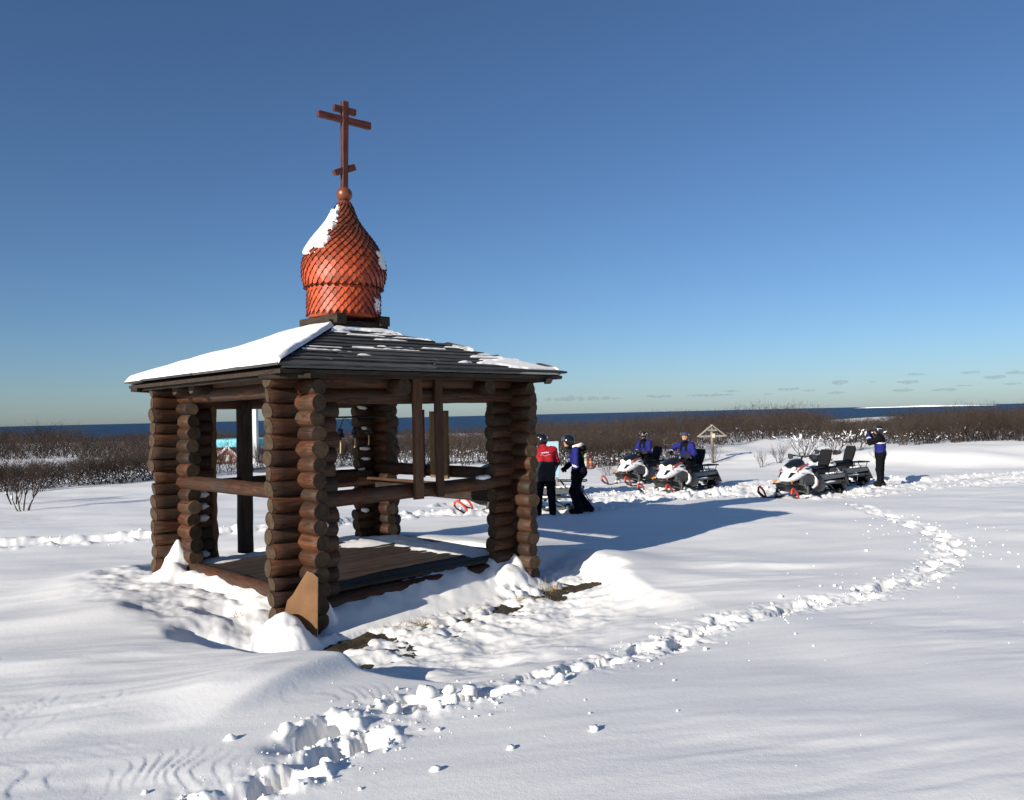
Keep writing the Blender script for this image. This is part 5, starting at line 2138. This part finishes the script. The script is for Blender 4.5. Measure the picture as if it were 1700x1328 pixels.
def helmet(parent, H, fw, tilt, visor, deco=True):
    """shell with a face opening; visor 'up' or 'down'"""
    h = .0075
    lo = np.array([-.19, -.16, -.18])
    n = (np.array([.38, .32, .36]) / h).astype(int)
    X, Y, Z = np.meshgrid(*[lo[i] + h * np.arange(n[i]) for i in range(3)], indexing='ij')
    k1 = np.sqrt((X / .145) ** 2 + (Y / .126) ** 2 + ((Z - .015) / .142) ** 2)
    d = (k1 - 1) * .13
    chin = np.sqrt(((X - .055) / .105) ** 2 + (Y / .098) ** 2 + ((Z + .085) / .07) ** 2)
    d = np.minimum(d, (chin - 1) * .08)
    inner = (np.sqrt((X / .118) ** 2 + (Y / .106) ** 2 + ((Z - .01) / .125) ** 2) - 1) * .11
    d = np.maximum(d, -inner)
    opn = np.maximum(np.maximum(-(X - .03), np.abs(Y) - .088), np.maximum(Z - .055, -(Z + .068)))
    d = np.maximum(d, -opn)
    d = np.maximum(d, -(Z + .135))
    V, Q = surface_net(d, lo, h)
    me = np_mesh('helmet', V, Q, [H_BLACK])
    yaw = math.atan2(fw[1], fw[0])
    o = link('helmet', me, parent, H)
    o.rotation_euler = (Matrix.Rotation(yaw, 3, 'Z') @ Matrix.Rotation(tilt, 3, 'Y')).to_euler()
    # visor: a curved shield
    mb = MB()
    rows = []
    a0, a1 = (math.radians(2), math.radians(-24)) if visor == 'down' else (math.radians(62), math.radians(18))
    for i in range(6):
        e = a0 + (a1 - a0) * i / 5
        rw = []
        for k in range(15):
            az = math.radians(-62 + 124 * k / 14)
            rr = .155 if visor == 'down' else .165
            rw.append((rr * math.cos(e) * math.cos(az), .140 * math.cos(e) * math.sin(az) * 1.02, .02 + .158 * math.sin(e)))
        rows.append(rw)
    nv = len(rows[0])
    Vv = [p for r in rows for p in r] + [tuple(np.array(p) * .965) for r in rows for p in r]
    Ff = []
    m = len(rows) * nv
    for i in range(len(rows) - 1):
        for k in range(nv - 1):
            a = i * nv + k
            Ff.append((a, a + 1, a + nv + 1, a + nv))
            Ff.append((m + a, m + a + nv, m + a + nv + 1, m + a + 1))
    mb.add(Vv, Ff)
    mb.build('visor', [S_SHADE if visor == 'down' else plain('visor_grey', (.05, .06, .075), .08, .7)], o)
    if deco:
        mb = MB()
        for s in (-1, 1):
            mb.tube([(.05, s * .118, .085), (-.05, s * .120, .075), (-.10, s * .088, .060)], .010, 6)
        mb.ellipsoid((.128, 0, .085), (.012, .02, .014))
        mb.build('helmet_print', [H_SCRATCH], o)
    return o


def person(x, y, rz, joints, color, label, helm, z=None, cloth=BODY):
    o = empty('person', (x, y, gz(x, y) if z is None else z), rz, label, 'person')
    link('body', body_mesh('body', figure(joints), cloth, color), o)
    helmet(o, joints['head'], joints.get('face', (1, 0, 0)), *helm)
    return o


def col_common(c, nm, t):
    if nm == 'head':
        return 2
    if nm == 'eye':
        return 8
    if nm == 'mouth':
        return 9
    if nm in ('glove', 'boot'):
        return 3
    return None


STAND = dict(pelvis=(0, 0, .93), chest=(0, 0, 1.27), neck=(0, 0, 1.49), head=(.01, 0, 1.63),
             shL=(0, .205, 1.40), shR=(0, -.205, 1.40), elL=(-.03, .27, 1.13), elR=(-.03, -.27, 1.13), wrL=(.06, .27, .90), wrR=(.06, -.27, .90),
             hipL=(0, .10, .88), hipR=(0, -.10, .88), knL=(.03, .12, .49), knR=(.03, -.12, .49), anL=(0, .13, .09), anR=(0, -.13, .09))

# person in red jacket, seen from behind beside the corner
j = dict(STAND)
j.update(pelvis=(-.02, 0, .93), chest=(.05, 0, 1.27), neck=(.12, 0, 1.48), head=(.17, .01, 1.60), face=(.9, .1, 0), shL=(.06, .215, 1.39), shR=(.06, -.215, 1.39),
         elL=(.16, .30, 1.14), elR=(.10, -.29, 1.13), wrL=(.34, .16, 1.05), wrR=(.30, -.17, 1.02), anL=(.02, .16, .09), anR=(-.04, -.15, .09), knL=(.04, .13, .49), knR=(.0, -.13, .49))


def c_red(c, nm, t):
    q = col_common(c, nm, t)
    if q is not None:
        return q
    if nm in ('thigh', 'shin'):
        return 7 if c[2] < .74 else 6
    if nm in ('torso', 'seat', 'yoke', 'collar', 'upper_arm'):
        if nm == 'upper_arm' and c[2] > 1.13:
            return 5
        return 5 if c[2] > 1.17 else 6
    return 5 if nm == 'fore_arm' and t < .4 else 1


red = person(.67, 17.35, D2R(100), j, c_red, 'person in red and charcoal suit seen from behind beside the log corner', (.12, 'up', True))
mb = MB()
rs4 = random.Random(2)
for i in range(9):
    hh = .020 + .012 * (i in (1, 4, 6))
    mb.box((-.0945 - .006, .085 - i * .019, 1.335 + hh / 2 + .001 * i), (.004, .013, hh))
mb.tube([(-.106, .11 - .22 * q, 1.295 + .014 * math.sin(q * 9)) for q in np.linspace(0, 1, 16)], .0035, 5)
mb.build('jacket_print', [C_REFL], red)

# person in blue jacket with backpack, facing left
j = dict(STAND)
j.update(pelvis=(-.04, 0, .92), chest=(.06, 0, 1.25), neck=(.13, 0, 1.46), head=(.20, 0, 1.575), face=(1, .12, 0), shL=(.05, .205, 1.385), shR=(.05, -.205, 1.385),
         elL=(.05, .27, 1.12), elR=(.12, -.25, 1.12), wrL=(.12, .25, .90), wrR=(.28, -.16, 1.0), knL=(.13, .11, .50), knR=(.06, -.11, .49), anL=(.03, .12, .09), anR=(-.22, -.12, .10), hdL=(.15, 0, -1), hnL=(.6, -1, 0))


def c_blue(c, nm, t):
    q = col_common(c, nm, t)
    if q is not None:
        return q
    if nm == 'upper_arm':
        return 0 if c[0] > .0 + .04 * (1.4 - c[2]) else 1
    if nm == 'fore_arm':
        return 4 if .18 < t < .36 else (0 if t < .55 else 1)
    if nm in ('yoke', 'collar'):
        return 1
    if nm == 'torso':
        return 0 if (c[2] > 1.0 and c[0] > .02 and abs(c[1]) > .03) else 7
    return 7


blue = person(1.43, 17.75, D2R(176), j, c_blue, 'person in blue and black suit wearing a colourful backpack, looking down', (.34, 'up', False))
# hood with cream lining
mb = MB()
mb.tube([(.12, .13, 1.47), (.04, .15, 1.48), (-.05, .11, 1.50), (-.08, 0, 1.51), (-.05, -.11, 1.50), (.04, -.15, 1.48), (.12, -.13, 1.47)], [.030, .042, .046, .046, .046, .042, .030], 8)
hd_ = mb.build('hood_lining', [C_FUR], blue)
mb = MB()
mb.ellipsoid((-.10, 0, 1.43), (.09, .16, .07))
mb.build('hood', [C_BLACK], blue)

# backpack: patchwork of coloured squares
_t = NT('patchwork_cloth').set(.8, .2)
_v = _t.coord('Object', scale=(19, 19, 16), rnd=False)
_vo = _t.n('TexVoronoi', i_Scale=1.0, i_Randomness=.15)
_vo.distance = 'CHEBYCHEV'
_t.l(_v, _vo.inputs['Vector'])
_sp = _t.n('SeparateColor')
_t.l(_vo.outputs['Color'], _sp.inputs[0])
_cr = _t.ramp(_sp.outputs[0], [(.0, (.03, .012, .03)), (.2, (.45, .05, .05)), (.4, (.62, .42, .10)), (.58, (.10, .32, .36)), (.74, (.70, .60, .38)), (.9, (.10, .03, .06))])
_r2 = _t.n('ValToRGB')
_t.l(_vo.outputs['Distance'], _r2.inputs[0])
_r2.color_ramp.elements[0].position = .40
_r2.color_ramp.elements[0].color = (1, 1, 1, 1)
_r2.color_ramp.elements[1].position = .46
_r2.color_ramp.elements[1].color = (.12, .06, .08, 1)
_t.col(_t.mix(1.0, _cr, _r2.outputs[0], 'MULTIPLY'))
bpk = empty('backpack', (1.43, 17.75, gz(1.43, 17.75)), D2R(176), 'small backpack patterned with red, yellow and teal patches on the blue-clad person', 'backpack')
mb = MB()
secs = []
for z, w, d in ((.97, .10, .05), (.985, .145, .085), (1.06, .155, .10), (1.18, .15, .095), (1.28, .13, .075), (1.325, .08, .04)):
    secs.append([(-.215 + (d + .03) * math.copysign(abs(math.cos(a)) ** .6, math.cos(a)) + .20 * (z - 1.1), w * math.copysign(abs(math.sin(a)) ** .6, math.sin(a)), z) for a in np.linspace(0, 2 * math.pi, 17)[:-1]])
mb.loft(secs)
mb.build('bag', [_t.m], bpk)
mb = MB()
mb.loft([[(x - .355 + .18 * (z - 1.1), y * w, z) for x, y in ((0, -1), (.05, -1), (.05, 1), (0, 1))] for z, w in ((1.0, .08), (1.02, .11), (1.12, .11), (1.15, .09))])
mb.build('pocket', [_t.m], bpk)
mb = MB()
for s in (-1, 1):
    mb.tube([(-.15, s * .09, 1.02), (-.02, s * .15, 1.10), (.13, s * .14, 1.28), (.06, s * .12, 1.45), (-.08, s * .09, 1.40), (-.15, s * .08, 1.30)], .014, 6)
mb.build('strap', [C_BLACK], bpk)

# standing person on the right, arms raised to the face
j = dict(STAND)
j.update(face=(.95, .1, .0), head=(.03, 0, 1.61), neck=(.01, 0, 1.48), elL=(.22, .32, 1.28), elR=(.24, -.28, 1.28), wrL=(.29, .13, 1.50), wrR=(.29, -.12, 1.50), hdL=(.05, -.35, .9), hdR=(.05, .35, .9), hnL=(-1, 0, 0), hnR=(-1, 0, 0), curlL=.9, curlR=.9,
         knL=(.03, .13, .49), knR=(.02, -.12, .49), anL=(.0, .14, .09), anR=(.02, -.13, .09))


def c_stand(c, nm, t):
    q = col_common(c, nm, t)
    if q is not None:
        return q
    if nm == 'fore_arm':
        return 4 if .45 < t < .60 else (0 if t > .25 else 1)
    if nm in ('yoke', 'collar', 'upper_arm'):
        return 1
    if nm in ('torso', 'seat'):
        z = c[2] + .05 * c[1]
        return 1 if z > 1.29 else (4 if z > 1.255 else (0 if z > 1.0 else 1))
    if nm == 'shin' and .92 < t and c[0] > .06:
        return 1
    return 1


st = person(10.75, 23.6, D2R(146), j, c_stand, 'person in black trousers and blue-backed jacket standing with both hands at the face', (.0, 'up', True))
cam_ = MB()
cam_.box((.35, .0, 1.64), (.03, .16, .085))
cam_.ellipsoid((.37, .0, 1.64), (.02, .03, .03))
link('phone', cam_.mesh('phone', [S_BLACK]), None, st.location, (0, 0, D2R(146)), label='dark phone held up by the standing person in black trousers', cat='phone')

# riders -------------------------------------------------------------
def rider(sled, joints, color, label, helm):
    M = Matrix.Translation(sled.location) @ sled.rotation_euler.to_matrix().to_4x4()
    o = empty('person', sled.location, sled.rotation_euler.z, label, 'person')
    link('body', body_mesh('body', figure(joints), BODY, color), o)
    helmet(o, joints['head'], joints.get('face', (1, 0, 0)), *helm)
    return o


SIT = dict(pelvis=(-.18, 0, .92), chest=(-.10, 0, 1.24), neck=(-.07, 0, 1.45), head=(-.05, 0, 1.59), shL=(-.09, .205, 1.37), shR=(-.09, -.205, 1.37),
           elL=(.04, .30, 1.13), elR=(.04, -.30, 1.13), wrL=(.14, .30, 1.11), wrR=(.14, -.30, 1.11), hdL=(1, .1, -.05), hdR=(1, -.1, -.05), hnL=(0, 0, -1), hnR=(0, 0, -1), curlL=1.3, curlR=1.3, thL=-1, thR=-1,
           hipL=(-.16, .12, .86), hipR=(-.16, -.12, .86), knL=(.26, .27, .76), knR=(.26, -.27, .76), anL=(.08, .31, .43), anR=(.08, -.31, .43))


def c_rider(c, nm, t):
    q = col_common(c, nm, t)
    if q is not None:
        return q
    if nm in ('thigh', 'shin', 'seat'):
        return 1
    if nm == 'collar':
        return 1
    if nm == 'yoke':
        return 1 if abs(c[1]) < .13 and c[2] > 1.22 else 0
    if nm == 'torso':
        if c[2] > 1.18 and .035 < abs(c[1]) < .13:
            return 1
        return 0 if c[2] > 1.0 else 1
    if nm == 'fore_arm':
        return 4 if .70 < t < .82 else (0 if t < .45 else 1)
    return 0


j1 = dict(SIT)
j1.update(face=(.92, .38, 0), elL=(.02, .28, 1.12), elR=(.03, -.27, 1.12), wrL=(.20, .10, 1.06), wrR=(.22, -.06, 1.08), hdL=(.6, -.8, -.1), hdR=(.6, .8, -.1))
rider(sleds['r1'], j1, c_rider, 'rider in blue jacket with hands folded together, seated on the farther snowmobile', (.0, 'down', True))
j2 = dict(SIT)
j2.update(face=(.92, .38, 0), elR=(.02, -.38, 1.26), wrR=(.14, -.36, 1.16), shR=(-.07, -.215, 1.38), elL=(-.06, .30, 1.13), wrL=(.10, .20, .98), hdL=(.8, -.6, -.2), curlL=.7)
rider(sleds['r2'], j2, c_rider, 'rider in blue jacket with one arm stretched to the handlebar of the nearer snowmobile', (.0, 'up', True))
